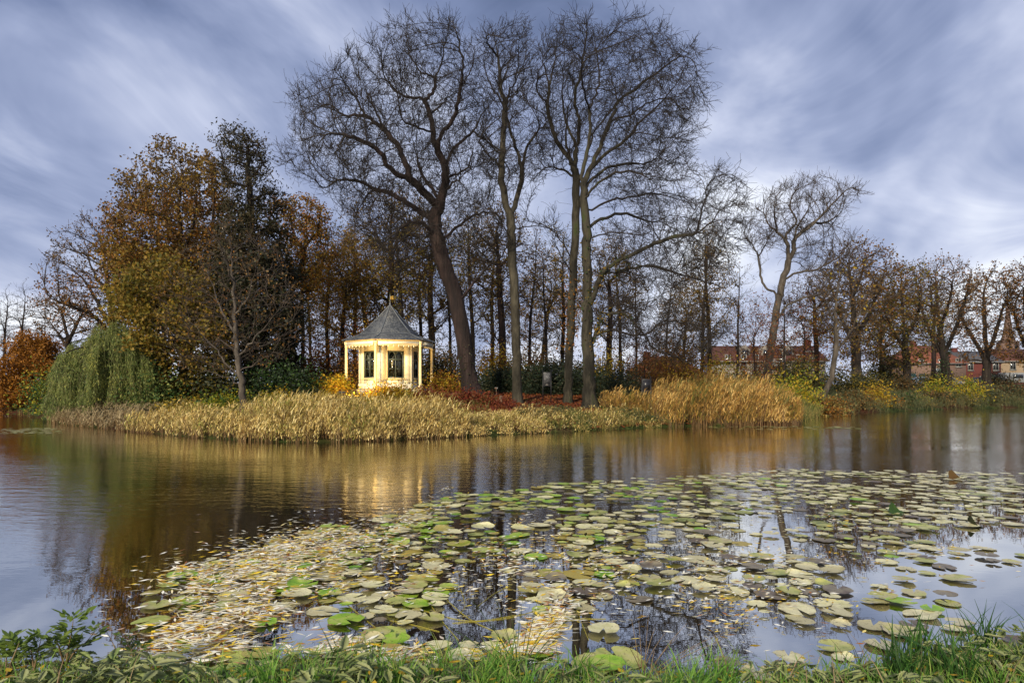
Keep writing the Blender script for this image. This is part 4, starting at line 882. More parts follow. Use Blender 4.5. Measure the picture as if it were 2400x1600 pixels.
# ------------------------------------------------------------------ bushes
def bush(name, label, cat, px, D, wpx, top, mats, n=2500, leaf=.12, clumps=26, depth=None, gap=.26, shape='dome', group=None, droop=None, base_py=None, asp=.7, off=None):
    """several stems, leaf clumps scattered through a rounded volume; top = photo row of the highest leaves"""
    x = WX(px, D); z0 = g1(x, D) - .04; w = wpx * D / F / 2; h = CAMH - (top - HZ)/F * D - z0; dp = depth or min(w, h * .8, 2.2)
    root = empty(name, (x, D, z0), label, cat, group); cs = []
    while len(cs) < clumps:
        q = rng.uniform(-1, 1, 3); t = (q[2] + 1)/2
        if shape == 'dome': ok = q[0]**2 + q[1]**2 + (t**1.3)**2 < 1 
        elif shape == 'column': ok = q[0]**2 + q[1]**2 < (1 - t**3)
        else: ok = q[0]**2 + q[1]**2 < (1 - .35*t) * (1 + .0)
        if ok: cs.append((q[0]*w*.88, q[1]*dp*.88, t*h*.93 + .02))
    cs = np.array(cs); st = MB()
    for c in cs[:max(8, clumps//2)]:
        s0 = np.array([c[0]*.15 + rng.normal()*.05, c[1]*.15 + rng.normal()*.05, 0]); m = s0*.5 + c*.5 + np.array([0, 0, .12*h]); tt = np.linspace(0, 1, 5)[:, None]
        st.tube((1-tt)**2*s0 + 2*tt*(1-tt)*m + tt**2*c, list(np.linspace(.022, .007, 5) * max(.6, min(1.6, h))), 4)
    st.build('stems', M['bark_dark'], root, smooth=True)
    for mname, share in mats:
        k = int(n * share); j = rng.integers(0, len(cs), k); g = gap * max(w, h)
        g = min(g, .55); C = cs[j] + rng.normal(size=(k, 3)) * np.array([g, g, g * .75]); C[:, 2] = np.abs(C[:, 2])
        V, Fs = leaves_geo(C, rng.uniform(.65, 1.3, k) * leaf, rng.uniform(.65, 1.3, k) * leaf * asp, droop=droop); mk('foliage', V, Fs, M[mname], root)
    return root
B = bush
B('shrub', 'bright green shrub at the waterline between the orange cypress and the willow', 'shrub', 112, 37, 60, 860, [('leaf_green',.6),('leaf_yellowgreen',.4)], 2600, .13)
B('shrub', 'dark green evergreen shrub left of the pavilion, behind the yellow hydrangea', 'shrub', 665, 33.5, 150, 835, [('leaf_green',.45),('leaf_yew',.55)], 5200, .13, 34)
B('shrub', 'red-brown shrub between the dark conifer and the pavilion', 'shrub', 735, 40, 130, 775, [('leaf_brown',.5),('leaf_red',.3),('leaf_rust',.3)], 4200, .13, 40)
B('shrub', 'dark undergrowth bush beneath the tall brown maple', 'shrub', 455, 31.5, 170, 860, [('leaf_dark',.7),('leaf_olive',.3)], 5200, .13, 34)
B('shrub', 'olive bush beside the trunk of the dark conifer', 'shrub', 560, 34, 130, 850, [('leaf_dark',.8),('leaf_brown',.2)], 4200, .13, 30)
B('hydrangea', 'golden yellow hydrangea bush touching the left pavilion column', 'shrub', 778, 34.4, 88, 882, [('leaf_yellow',.75),('leaf_yellowgreen',.3),('leaf_rust',.15)], 3200, .13, 30)
B('shrub', 'yellow-green leafy shrub at the foot of the pale sapling', 'shrub', 540, 25.5, 130, 918, [('leaf_yellowgreen',.7),('leaf_green',.3)], 2600, .11, 30)
B('shrub', 'yellow bush behind the reeds left of the pavilion', 'shrub', 650, 27, 110, 915, [('leaf_yellow',.6),('leaf_yellowgreen',.5)], 2300, .11, 26)
B('shrub', 'low yellow bush between the willow and the reeds', 'shrub', 430, 26.5, 120, 938, [('leaf_yellow',.4),('leaf_olive',.5)], 2000, .10, 24)
B('shrub', 'low golden bush under the front wall of the pavilion', 'shrub', 925, 32.2, 150, 929, [('leaf_yellow',.7),('leaf_rust',.3),('leaf_yellowgreen',.2)], 3000, .11, 34, depth=.8)
B('shrub', 'amber bush before the left pavilion column', 'shrub', 800, 28.7, 110, 938, [('leaf_yellow',.5),('leaf_olive',.4),('leaf_rust',.3)], 2600, .11, 30, depth=.8)
B('shrub', 'orange and yellow bush between the pavilion and the leaning giant', 'shrub', 1040, 36.8, 80, 874, [('leaf_yellow',.35),('leaf_rust',.5),('leaf_olive',.2)], 2600, .12, 28)
B('shrub', 'dark red low bush at the right corner of the pavilion', 'shrub', 1020, 31.5, 100, 917, [('leaf_red',.8),('leaf_rust',.2)], 2300, .10, 28, depth=.9)
B('shrub', 'dark red low bush hiding the foot of the leaning giant', 'shrub', 1115, 30.8, 100, 922, [('leaf_red',.85),('leaf_brown',.25)], 2500, .10, 30, depth=.9)
B('shrub', 'flame orange bush behind the left slope of the pavilion roof', 'shrub', 845, 41.5, 90, 735, [('leaf_rust',.6),('leaf_red',.3),('leaf_yellow',.15)], 2200, .14, 24)
B('shrub', 'tangled brown hedge bush right of the pavilion columns', 'shrub', 1040, 41, 110, 815, [('leaf_dark',.4),('leaf_brown',.6)], 3200, .13, 34)
B('shrub', 'brown hedge bush behind the left pavilion column', 'shrub', 800, 39.5, 110, 830, [('leaf_brown',.6),('leaf_rust',.4)], 3000, .13, 34)
B('juniper', 'spreading blue-black juniper behind the slender olive trunk', 'shrub', 1175, 38.5, 150, 862, [('leaf_yew',.8),('leaf_dark',.4)], 6500, .16, 44, asp=.35, gap=.2)
B('juniper', 'flat-topped dark juniper behind the left information panel', 'shrub', 1275, 38, 170, 852, [('leaf_yew',.8),('leaf_dark',.4)], 7500, .16, 50, asp=.35, gap=.2)
B('yew_bush', 'dark rounded yew right of the thick mossy trunk', 'shrub', 1440, 37, 130, 848, [('leaf_yew',.8),('leaf_dark',.3)], 6500, .13, 46, asp=.4, gap=.2)
B('yew_bush', 'dark yew filling the gap between the two close trunks', 'shrub', 1352, 38.5, 110, 860, [('leaf_yew',.7),('leaf_dark',.4)], 4500, .13, 36, asp=.4, gap=.2)
B('shrub', 'golden shrub glowing above the juniper, left of the slender trunk', 'shrub', 1165, 44, 110, 818, [('leaf_yellow',.6),('leaf_rust',.4)], 3000, .14, 34)
B('shrub', 'orange shrub low behind the flat-topped juniper', 'shrub', 1250, 46, 130, 830, [('leaf_rust',.7),('leaf_brown',.3)], 3000, .14, 34)
B('shrub', 'yellow shrub peeping above the yew', 'shrub', 1415, 43, 60, 815, [('leaf_yellow',.6),('leaf_olive',.4)], 1700, .14, 24, shape='column')
B('shrub', 'brown hedge bush behind the yew', 'shrub', 1500, 48, 150, 830, [('leaf_brown',.6),('leaf_dark',.3),('leaf_rust',.2)], 3000, .15, 36)
B('shrub', 'copper shrub left of the tall golden reeds', 'shrub', 1590, 43, 140, 800, [('leaf_rust',.6),('leaf_brown',.3),('leaf_yellow',.15)], 4200, .14, 44)
B('shrub', 'yellow column-shaped shrub at the corner of the white house', 'shrub', 1684, 45, 40, 810, [('leaf_yellow',.8),('leaf_yellowgreen',.3)], 2200, .13, 30, shape='column')
B('shrub', 'amber bush behind the tall golden reeds', 'shrub', 1665, 40, 110, 868, [('leaf_yellow',.4),('leaf_rust',.5)], 2600, .13, 34)
B('shrub', 'yellow-green bush right of the lone twisting tree', 'shrub', 1855, 38, 100, 868, [('leaf_yellowgreen',.7),('leaf_yellow',.3)], 3200, .14, 34)
B('shrub', 'dark olive thicket right of the lone twisting tree', 'shrub', 1885, 62, 160, 835, [('leaf_olive',.4),('leaf_dark',.6)], 5200, .17, 50)
B('shrub', 'dark bush behind the pale leaning stem', 'shrub', 1990, 58, 150, 865, [('leaf_dark',.7),('leaf_olive',.3)], 4200, .16, 44)
B('shrub', 'dense dark green thicket under the olive tree on the right bank', 'shrub', 2080, 70, 130, 845, [('leaf_dark',.6),('leaf_olive',.4)], 4200, .19, 44)
B('shrub', 'brown bush at the waterline just right of the tall reeds', 'shrub', 1935, 38.5, 90, 928, [('leaf_brown',.5),('leaf_rust',.4),('sedge',.3)], 2000, .12, 28, depth=.8)
B('shrub', 'brown and green bush on the right bank under the pale leaning stem', 'shrub', 2000, 43, 90, 920, [('leaf_brown',.6),('bank_green',.4)], 2000, .12, 28, depth=.9)
B('shrub', 'small golden yellow tree-like bush on the right bank', 'shrub', 2052, 45.5, 46, 902, [('leaf_yellow',.9),('leaf_rust',.2)], 1500, .13, 24, shape='column')
B('shrub', 'rust bush at the water right of the small golden bush', 'shrub', 2085, 46.3, 50, 932, [('leaf_rust',.5),('leaf_brown',.4)], 1200, .12, 20, depth=.7)
B('shrub', 'dark brown bush at the water before the brick house', 'shrub', 2195, 49.8, 60, 912, [('leaf_brown',.7),('leaf_dark',.3)], 1500, .13, 24, depth=.8)
B('shrub', 'yellow-tipped bush before the brick house', 'shrub', 2200, 52, 50, 888, [('leaf_yellowgreen',.7),('leaf_yellow',.3)], 1200, .14, 20, shape='column')
B('shrub', 'bright yellow-green bush before the black car', 'shrub', 2265, 53, 90, 890, [('leaf_yellowgreen',.7),('leaf_yellow',.4)], 2400, .14, 30)
B('shrub', 'dark bush at the far end of the right bank', 'shrub', 2360, 56, 110, 898, [('leaf_dark',.5),('bank_green',.3),('leaf_brown',.3)], 2600, .14, 34)

for px, D, wpx, top, mats, lab in (
 (1965, 41, 60, 935, [('bank_green',.7),('leaf_brown',.3)], 'low green bush under the pale leaning stem'),
 (2120, 48, 70, 928, [('bank_green',.6),('leaf_green',.4)], 'green bush left of the yellow-tipped one on the right bank'),
 (2155, 49.5, 50, 932, [('sedge',.7),('leaf_yellowgreen',.3)], 'straw and green bush at the water on the right bank'),
 (2240, 51, 70, 925, [('bank_green',.8),('leaf_olive',.3)], 'grey-green bush below the bright yellow-green one'),
 (2310, 53, 80, 918, [('bank_green',.8),('leaf_dark',.3)], 'grey-green bush below the black car'),
 (2030, 56, 110, 882, [('leaf_dark',.5),('leaf_olive',.5)], 'olive bush in the second row of the right bank'),
 (2110, 60, 90, 885, [('leaf_brown',.6),('leaf_dark',.4)], 'brown bush screening the brick house'),
 (2395, 58, 60, 905, [('leaf_red',.5),('leaf_dark',.5)], 'dark red bush at the right edge'),
 (1740, 44, 90, 875, [('leaf_rust',.4),('leaf_olive',.5)], 'olive and rust bush before the white house'),
 (1600, 50, 110, 832, [('leaf_brown',.6),('leaf_rust',.4)], 'brown thicket before the tan house'),
):
    B('shrub', lab, 'shrub', px, D, wpx, top, mats, 2200, .14, 28)

for px, D, wpx, top, mats, lab in (
 (700, 56, 130, 820, [('leaf_brown',.6),('leaf_dark',.4)], 'brown thicket in the wood below the crooked oak'),
 (780, 60, 130, 790, [('leaf_brown',.5),('leaf_olive',.3)], 'loose brown thicket left of the pavilion roof'),
 (950, 56, 130, 800, [('leaf_brown',.5),('leaf_dark',.4)], 'brown thicket right behind the pavilion roof'),
 (1000, 48, 110, 835, [('leaf_dark',.4),('leaf_olive',.5)], 'olive thicket between the pavilion and the leaning giant'),
 (1065, 60, 120, 815, [('leaf_brown',.5),('leaf_rust',.3)], 'rusty thicket behind the foot of the leaning giant'),
 (1140, 62, 130, 805, [('leaf_brown',.5),('leaf_gold',.4)], 'gold-brown thicket far behind the slender trunk'),
 (1240, 60, 140, 812, [('leaf_brown',.6),('leaf_gold',.3)], 'gold-brown thicket far behind the flat juniper'),
 (1330, 58, 120, 822, [('leaf_brown',.6),('leaf_rust',.3)], 'brown thicket behind the two close trunks'),
 (1420, 60, 120, 810, [('leaf_rust',.5),('leaf_brown',.4)], 'rust thicket far behind the yew'),
 (1550, 64, 140, 815, [('leaf_brown',.6),('leaf_rust',.3)], 'brown thicket before the low red roof'),
 (1790, 70, 120, 840, [('leaf_brown',.5),('leaf_dark',.4)], 'dark thicket before the white house, behind the lone twisting tree'),
 (2200, 76, 90, 872, [('leaf_olive',.5),('leaf_dark',.5)], 'olive bush below the fan-shaped tree'),
 (2340, 84, 80, 872, [('leaf_brown',.5),('leaf_dark',.5)], 'brown bush before the white van'),
):
    B('shrub', lab, 'shrub', px, D, wpx, top, mats, 2600, .17, 40, gap=.34)
B('shrub', 'deep green shrub at the right skirt of the willow', 'shrub', 372, 30, 80, 858, [('leaf_green',.6),('leaf_willow',.5)], 3000, .12, 34)

# ------------------------------------------------------------------ reeds and bank plants
def along(pts, n, w0, w1):
    """n points beside a shoreline polyline, w0..w1 metres inland (left of travel)"""
    p = np.array(pts, float); l = np.r_[0, np.cumsum(np.hypot(*np.diff(p, axis=0).T))]; t = rng.uniform(0, l[-1], n)
    x = np.interp(t, l, p[:, 0]); y = np.interp(t, l, p[:, 1]); k = np.clip(np.searchsorted(l, t) - 1, 0, len(p)-2); d = unit(np.diff(p, axis=0))[k]
    w = rng.uniform(w0, w1, n); return np.stack([x - d[:, 1]*w, y + d[:, 0]*w], 1), w, t / l[-1]
def blades(B, H, wid, bend, segs=4, az=None, lean=None):
    """tapering bent strips rooted at B"""
    n = len(B); H = np.broadcast_to(H, n); wid = np.broadcast_to(wid, n); az = rng.uniform(0, 2*math.pi, n) if az is None else az
    bd = np.broadcast_to(bend, n) * rng.uniform(.3, 1.3, n); t = np.linspace(0, 1, segs + 1)
    dirv = np.stack([np.cos(az), np.sin(az), np.zeros(n)], 1); a2 = rng.uniform(0, math.pi, n); side = np.stack([np.cos(a2), np.sin(a2), np.zeros(n)], 1)
    V = []
    for s in t:
        th = bd * s; c = B + dirv * (H * s * np.sin(th) * .8)[:, None] + np.array([0, 0, 1]) * (H * s * np.cos(th * .9))[:, None]
        w = (wid * (1 - s ** 1.6) * .5 + .0008)[:, None]; V += [c - side * w, c + side * w]
    V = np.stack(V, 1); m = V.shape[1]; i = (np.arange(n) * m)[:, None]; j = (np.arange(segs) * 2)[None]
    return V.reshape(-1, 3), np.stack([i+j, i+j+1, i+j+3, i+j+2], 2).reshape(-1, 4)
def reed_bed(name, label, P, H, mats, leafn=4, lean=(.25, 0), plume=True, gaps=.36):
    """stems with long drooping leaves and feathery tops"""
    keep = patch(P[:, 0], P[:, 1], 3.4, 9) + rng.normal(0, .10, len(P)) > gaps; P, H = P[keep], H[keep]
    n = len(P); z = np.maximum(gz(P[:, 0], P[:, 1]), -.05); Bp = np.stack([P[:, 0], P[:, 1], z], 1)
    Vs, Fs, off = [], [], 0
    def add(V, Fq):
        nonlocal off
        Vs.append(V); Fs.append(Fq + off); off += len(V)
    lean_az = 2.2*math.pi*patch(P[:, 0], P[:, 1], 2.1, 5); V, Fq = blades(Bp, H, .014, .55, 4, az=lean_az + rng.normal(0, .6, n)); add(V, Fq)
    for k in range(leafn):
        t = rng.uniform(.2, .97, n); R0 = Bp + np.stack([rng.normal(0, .05, n), rng.normal(0, .05, n), H * t * .92], 1)
        V, Fq = blades(R0, H * rng.uniform(.22, .42, n), rng.uniform(.014, .030, n), 1.5, 3, az=np.where(rng.random(n) < .65, rng.normal(0, .7, n), rng.uniform(0, 6.28, n))); add(V, Fq)
    if plume:
        sel = rng.random(n) < .45; R0 = Bp[sel] + np.stack([H[sel]*.06, np.zeros(sel.sum()), H[sel] * .93], 1)
        for k in range(3):
            V, Fq = blades(R0 + rng.normal(size=R0.shape) * .01, H[sel] * rng.uniform(.10, .17, sel.sum()), rng.uniform(.02, .04, sel.sum()), 1.3, 3, az=rng.normal(0, .5, sel.sum())); add(V, Fq)
    o = mk(name, np.concatenate(Vs), np.concatenate(Fs), mats); o.data.materials.append(M['reed_stem']); mi = np.zeros(len(o.data.polygons), np.int32); mi[:n*4] = 1 if plume else 0; o.data.polygons.foreach_set('material_index', mi); return tag(o, label, 'reeds', kind='stuff')
px_of = lambda P: P[:, 0] / P[:, 1] * F + 1200
front = SH[5:14]
P, w, t = along([(-22.3,33),(-20.0,30.2),(-17,27.6),(-14.3,25.4)], 2600, -.2, 1.6)
reed_bed('reeds', 'short pale brown reeds fringing the willow at the left tip', P, rng.uniform(.35, .75, len(P)), M['reed_pale'], 3)
P, w, t = along([(-14.3,25.4),(-10.4,22.4),(-8.4,21.2)], 3600, -.25, 2.6)
reed_bed('reeds', 'straw reeds between the willow and the sapling', P, rng.uniform(.4, .8, len(P)) * (.6 + .5*patch(P[:, 0], P[:, 1], 1.7, 1)), M['reed'], 4)
P, w, t = along([(-8.4,21.2),(-7.2,20.6),(-5.6,20.3),(-4.0,21.1),(-1.4,22.9)], 7200, -.25, 2.5)
reed_bed('reeds', 'tall straw-coloured reeds below the pavilion', P, rng.uniform(.46, .92, len(P)) * (.55 + .66*patch(P[:, 0], P[:, 1], 2.4)) * np.where(w < .6, .85, 1), M['reed'], 4)
P, w, t = along([(-9.4,21.8),(-7.2,20.6),(-5.6,20.3),(-4.0,21.1),(-1.4,22.9)], 900, .0, 2.6)
reed_bed('reeds', 'taller plumed reeds standing above the bed below the pavilion', P, rng.uniform(.65, 1.12, len(P)), M['reed'], 5, gaps=0)
P, w, t = along([(-1.4,22.9),(1.5,24.7)], 2300, -.2, 2.6)
reed_bed('reeds', 'thinning straw reeds below the big tree trunks', P, rng.uniform(.22, .55, len(P)) * (.5 + .5*patch(P[:, 0], P[:, 1], 1.7, 1)), M['reed'], 4)
P, w, t = along([(1.5,24.7),(5.1,27.2),(7.1,28.3)], 2600, -.15, 2.6)
reed_bed('bank_plants', 'low mixed green and rust plants along the bank below the path', P, rng.uniform(.15, .45, len(P)) * (.5 + .7*patch(P[:, 0], P[:, 1], 1.7, 3)), M['sedge'], 5, plume=False)
P, w, t = along([(.6,24.2),(1.5,24.7),(5.1,27.2),(7.1,28.3)], 1000, -.15, 2.2)
reed_bed('reeds', 'sparse straw reeds mixed with the low plants below the path', P, rng.uniform(.2, .55, len(P)) * (.4 + .9*patch(P[:, 0], P[:, 1], 1.3, 7)), M['reed'], 4)
P, w, t = along([(6.2,27.8),(7.1,28.3),(9.8,28.6),(12,29.6),(13.2,31.5)], 8500, -.3, 4.4)
hump = np.interp(px_of(P), [1500,1540,1600,1700,1790,1850,1900], [.6,.85,.95,1.0,.98,.85,.65])
reed_bed('reeds', 'big golden reed clump on the right, leaning over the water', P, rng.uniform(.7, 1.55, len(P)) * hump * (.66 + .62*patch(P[:, 0], P[:, 1], 2.6, 2)), M['reed_gold'], 5)
P, w, t = along([(6.2,27.8),(7.1,28.3),(9.8,28.6),(12,29.6),(13.2,31.5)], 1500, -.2, 4.2)
reed_bed('reeds', 'green and rust stems mixed into the big golden reed clump', P, rng.uniform(.5, 1.75, len(P)) * np.interp(px_of(P), [1500,1540,1600,1790,1850,1900], [.6,.8,1,1,.8,.6]), M['sedge'], 5)
P, w, t = along([(13.2,31.5),(14.2,33),(17,37.8),(20.9,41.8)], 2600, -.2, 2.4)
reed_bed('bank_plants', 'rough straw and rust bank growth right of the golden reeds', P, rng.uniform(.4, .85, len(P)), M['sedge'], 5, plume=False)
P, w, t = along([(20.9,41.8),(27.3,46),(32.5,49.5),(39,52.3),(50,54)], 5200, -.2, 5.0)
reed_bed('bank_plants', 'grey-green bank growth along the far right shore', P, rng.uniform(.4, .95, len(P)), M['bank_green'], 5, plume=False)
P, w, t = along([(-60,43.5),(-45,43),(-30.8,41.5),(-28,40)], 1200, -.2, 3)
reed_bed('bank_plants', 'thin grass on the far left shore', P, rng.uniform(.2, .5, len(P)), M['sedge'], 3, plume=False)
# scattered ground cover on the island
def scatter(name, label, cat, n, box, mat, L, Wd, lift=.03, flatness=.25, mask=None, hgt=0.0):
    x = rng.uniform(box[0], box[1], n); y = rng.uniform(box[2], box[3], n)
    if mask is not None: k = mask(x, y); x, y = x[k], y[k]
    C = np.stack([x, y, gz(x, y) + lift + rng.random(len(x)) * hgt], 1); C = C[C[:, 2] > .1]
    V, Fs = leaves_geo(C, rng.uniform(.7, 1.3, len(C)) * L, rng.uniform(.7, 1.3, len(C)) * Wd, droop=None)
    V = V.reshape(-1, 4, 3); V[:, :, 2] = V[:, :1, 2] + (V[:, :, 2] - V[:, :1, 2]) * flatness; V = V.reshape(-1, 3); V[:, 2] += .01
    return tag(mk(name, V, Fs, mat), label, cat, kind='stuff')
scatter('fallen_leaves', 'carpet of red-brown fallen leaves under the big bare trees', 'fallen leaves', 20000, (-3.5, 7.5, 25.5, 38), M['litter'], .14, .10, lift=.05, flatness=.45)
scatter('fallen_leaves', 'yellow fallen leaves around the pavilion', 'fallen leaves', 7000, (-12, -2, 25, 36), M['litter_yellow'], .11, .08)
def turf(name, label, n, box, mat, h, bend=.7, wid=.012, mask=None):
    x = rng.uniform(box[0], box[1], n); y = rng.uniform(box[2], box[3], n); z = gz(x, y); k = z > .1
    if mask is not None: k &= mask(x, y)
    Bp = np.stack([x, y, z], 1)[k]; V, Fs = blades(Bp, rng.uniform(.5, 1.2, len(Bp)) * h, wid, bend, 3); return tag(mk(name, V, Fs, mat), label, 'grass', kind='stuff')
turf('grass', 'rough yellowing grass between the reeds and the pavilion', 12000, (-16, -1, 22, 34), M['sedge'], .35, wid=.02)
turf('grass', 'green grass behind the low bank plants and around the yew', 9000, (4, 14, 28, 42), M['grass_dark'], .22, wid=.02)
turf('grass', 'dim grass on the far right bank', 9000, (16, 60, 40, 75), M['bank_green'], .35, wid=.04)
def weeds(name, label, n, box, mat, hgt, L, mask=None):
    """leafy low growth: leaves at every height up to a patchy top"""
    x = rng.uniform(box[0], box[1], n); y = rng.uniform(box[2], box[3], n); z = gz(x, y); k = z > .08; x, y, z = x[k], y[k], z[k]
    top = hgt * (.55 + .45 * np.sin(x*1.7 + 2*np.sin(y*1.3))) * rng.uniform(.2, 1, len(x)); C = np.stack([x, y, z + top], 1)
    V, Fs = leaves_geo(C, rng.uniform(.7, 1.3, len(C)) * L, rng.uniform(.7, 1.3, len(C)) * L * .7); return tag(mk(name, V, Fs, mat), label, 'plants', kind='stuff')
weeds('undergrowth', 'yellow and gold leafy ground cover before the pavilion', 9000, (-11.5, -3, 24.2, 33), M['leaf_yellow'], .38, .10)
weeds('undergrowth', 'red leafy ground cover at the feet of the big trees', 4200, (-4.5, .2, 26.5, 34), M['leaf_red'], .35, .09)
weeds('undergrowth', 'green bramble along the low bank below the path', 6000, (.2, 7.5, 25, 29), M['bank_green'], .42, .09)
weeds('undergrowth', 'dark bramble on the far right bank', 11000, (17, 60, 41, 62), M['bank_green'], .75, .14)
weeds('undergrowth', 'dark ground cover under the left trees', 9000, (-21, -9, 25.5, 38), M['leaf_dark'], .6, .12)

# ------------------------------------------------------------------ houses, church, cars, panels
M['roof_red'] = noise_mat('roof_red', [(.045,.018,.013),(.085,.034,.024),(.115,.05,.036)], 1.6, .85, .6, (1,1,6), dist=.05)
M['roof_orange'] = noise_mat('roof_orange', [(.11,.035,.02),(.20,.065,.036),(.24,.10,.06)], 1.6, .85, .6, (1,1,6), dist=.05)
M['roof_grey'] = noise_mat('roof_grey', [(.05,.05,.055),(.10,.10,.11)], 2, .8, .5, (1,1,6))
M['render_white'] = noise_mat('render_white', [(.20,.18,.155),(.29,.265,.23)], 1.2, .85, .1)
M['brick_brown'] = noise_mat('brick_brown', [(.10,.065,.05),(.17,.11,.085),(.20,.14,.115)], 7, .9, .4, (1,1,3))
M['brick_red'] = noise_mat('brick_red', [(.075,.02,.018),(.12,.036,.03)], 7, .9, .4, (1,1,3))
M['brick_tan'] = noise_mat('brick_tan', [(.20,.15,.10),(.30,.23,.16)], 5, .9, .3, (1,1,3))
M['frame_white'] = flat('frame_white', (.24,.24,.225), .5); M['pane_dark'] = noise_mat('pane_dark', [(.012,.014,.018),(.03,.035,.04)], 2, .08, 0, spec=.8)
M['teal'] = flat('teal_paint', (.03,.10,.11), .5)
def win(root, x, z, w, h, y, frame='frame_white', name='window'):
    f = MB(); t = .09
    for s in (-1, 1): f.box((x + s*(w/2 - t/2), y - .03, z), (t, .12, h))
    for s in (-1, 1): f.box((x, y - .03, z + s*(h/2 - t/2)), (w - 2*t, .12, t))
    f.box((x, y - .025, z), (.06, .10, h - 2*t)); o = f.build(name, M[frame], root)
    p = MB(); p.box((x, y - .01, z), (w - .1, .03, h - .1)); p.build('pane', M['pane_dark'], o)
    s = MB(); s.box((x, y - .08, z - h/2 - .05), (w + .2, .22, .08)); s.build('sill', M['frame_white'], o)
def house(name, label, x0, x1, D, depth, eave, ridge, wall, roof, wins, doors=(), gable=False, hip=0.0, chim=(), rz=0, over=.35, dormers=(), sky=()):
    """a house with its front at distance D; local x along the front, y away from the viewer"""
    cx = (x0 + x1)/2; w = x1 - x0; z0 = g1(cx, D) - .2; root = empty(name, (cx, D, z0), label, 'house', None, rz); e = eave - z0; r = ridge - z0
    b = MB()
    if gable: b.prism([(-w/2, 0), (w/2, 0), (w/2, e), (0, r - .12), (-w/2, e)], 0, depth)
    else: b.prism([(-w/2, 0), (w/2, 0), (w/2, e), (-w/2, e)], 0, depth)
    if not gable and not hip:
        for s in (-1, 1): b.add([(s*w/2, 0, e), (s*w/2, depth, e), (s*w/2, depth/2, r - .12), (s*(w/2-.25), 0, e), (s*(w/2-.25), depth, e), (s*(w/2-.25), depth/2, r - .12)], [(0,1,2),(5,4,3),(0,2,5,3),(1,4,5,2)])
    b.build('wall', M[wall], root)
    rf = MB(); t = .18; o = over
    if gable:
        sl = (r - e)/(w/2)
        for s in (-1, 1): rf.add([(0,-o,r),(s*(w/2+o),-o,e-sl*o),(s*(w/2+o),depth+o,e-sl*o),(0,depth+o,r),(0,-o,r+t),(s*(w/2+o),-o,e-sl*o+t),(s*(w/2+o),depth+o,e-sl*o+t),(0,depth+o,r+t)], [(0,1,2,3),(7,6,5,4),(0,4,5,1),(1,5,6,2),(2,6,7,3)])
    else:
        q = hip; rf.add([(-w/2-o,-o,e-.1),(w/2+o,-o,e-.1),(w/2+o,depth+o,e-.1),(-w/2-o,depth+o,e-.1),(-w/2-o+q,depth/2,r),(w/2+o-q,depth/2,r),(-w/2-o,-o,e+.06),(w/2+o,-o,e+.06),(w/2+o,depth+o,e+.06),(-w/2-o,depth+o,e+.06)],
               [(3,2,1,0),(6,7,5,4),(7,8,5),(8,9,4,5),(9,6,4),(0,1,7,6),(1,2,8,7),(2,3,9,8),(3,0,6,9)])
    ro = rf.build('roof', M[roof], root)
    g = MB(); 
    if not gable: g.box((0, -o - .07, e - .06), (w + 2*o, .12, .12)); g.build('gutter', M['frame_white'], ro)
    for c in chim: k = MB(); k.box((c[0], depth*.5, r + c[1]/2 - .3), (.8, .8, c[1] + .6)); k.box((c[0], depth*.5, r + c[1] + .06), (.95, .95, .12)); k.build('chimney', M['brick_red'], ro)
    for d in dormers:
        z = e + (r - e) * .35; k = MB(); yy = depth/2*.30; k.prism([(d-.75, z-.4),(d+.75, z-.4),(d+.75, z+.9),(d, z+1.5),(d-.75, z+.9)], yy, yy + 2.2); dm = k.build('dormer', M['render_white'], ro); p = MB(); p.box((d, yy - .02, z + .35), (.9, .05, .9)); p.build('pane', M['pane_dark'], dm)
    for s_ in sky:
        z = e + (r-e)*.55; yy = depth/2*.55; k = MB(); k.box((s_, yy - .12, z + .12), (.9, 1.0, .14)); k.build('skylight', M['frame_white'], ro)
    for wn in wins: win(root, *wn, 0)
    for d in doors: k = MB(); k.box((d[0], -.02, d[2]/2 + .2), (d[1], .1, d[2])); k.build('door', M[d[3]], root)
    return root
D = 95; s = D / F
h1 = house('white_house', 'long white house with a red tiled roof and dormers behind the golden reeds', WX(1692, D), WX(1935, D), D, 9, CAMH + (HZ - 846)*s, CAMH + (HZ - 806)*s, 'render_white', 'roof_red',
      [(-6.4, 3.9, .8, 1.6), (-4.2, 3.9, .8, 1.6), (-2.5, 3.9, .8, 1.6), (1.2, 3.9, .9, 1.6), (3.6, 3.9, .9, 1.6), (-4.8, 1.3, .9, 1.4), (5.8, 3.9, .9, 1.6)], [(-2.4, 1.0, 2.1, 'dark_green')], dormers=(-3.5, -.5, 2.6), sky=(5.2, 6.4), chim=((6.6, .7),))
bl = MB()
for i in range(10): bl.box((-.9 + i*.22, -1.0, 3.55), (.07, .07, .8))
bl.box((.1, -1.0, 3.98), (2.3, .1, .09)); bl.box((.1, -.5, 3.1), (2.4, 1.1, .14)); bl.build('balcony', M['frame_white'], h1)
D = 88; s = D / F
house('tan_house', 'low tan house with a red tiled roof behind the right information panel', WX(1496, D), WX(1640, D), D, 8, CAMH + (HZ - 871)*s, CAMH + (HZ - 832)*s, 'brick_tan', 'roof_orange', [(-1.5, 1.6, .9, 1.2), (1.2, 1.6, .9, 1.2), (3, 1.6, .9, 1.2)], hip=2.5, chim=((-2, .5),))
D = 118; s = D / F
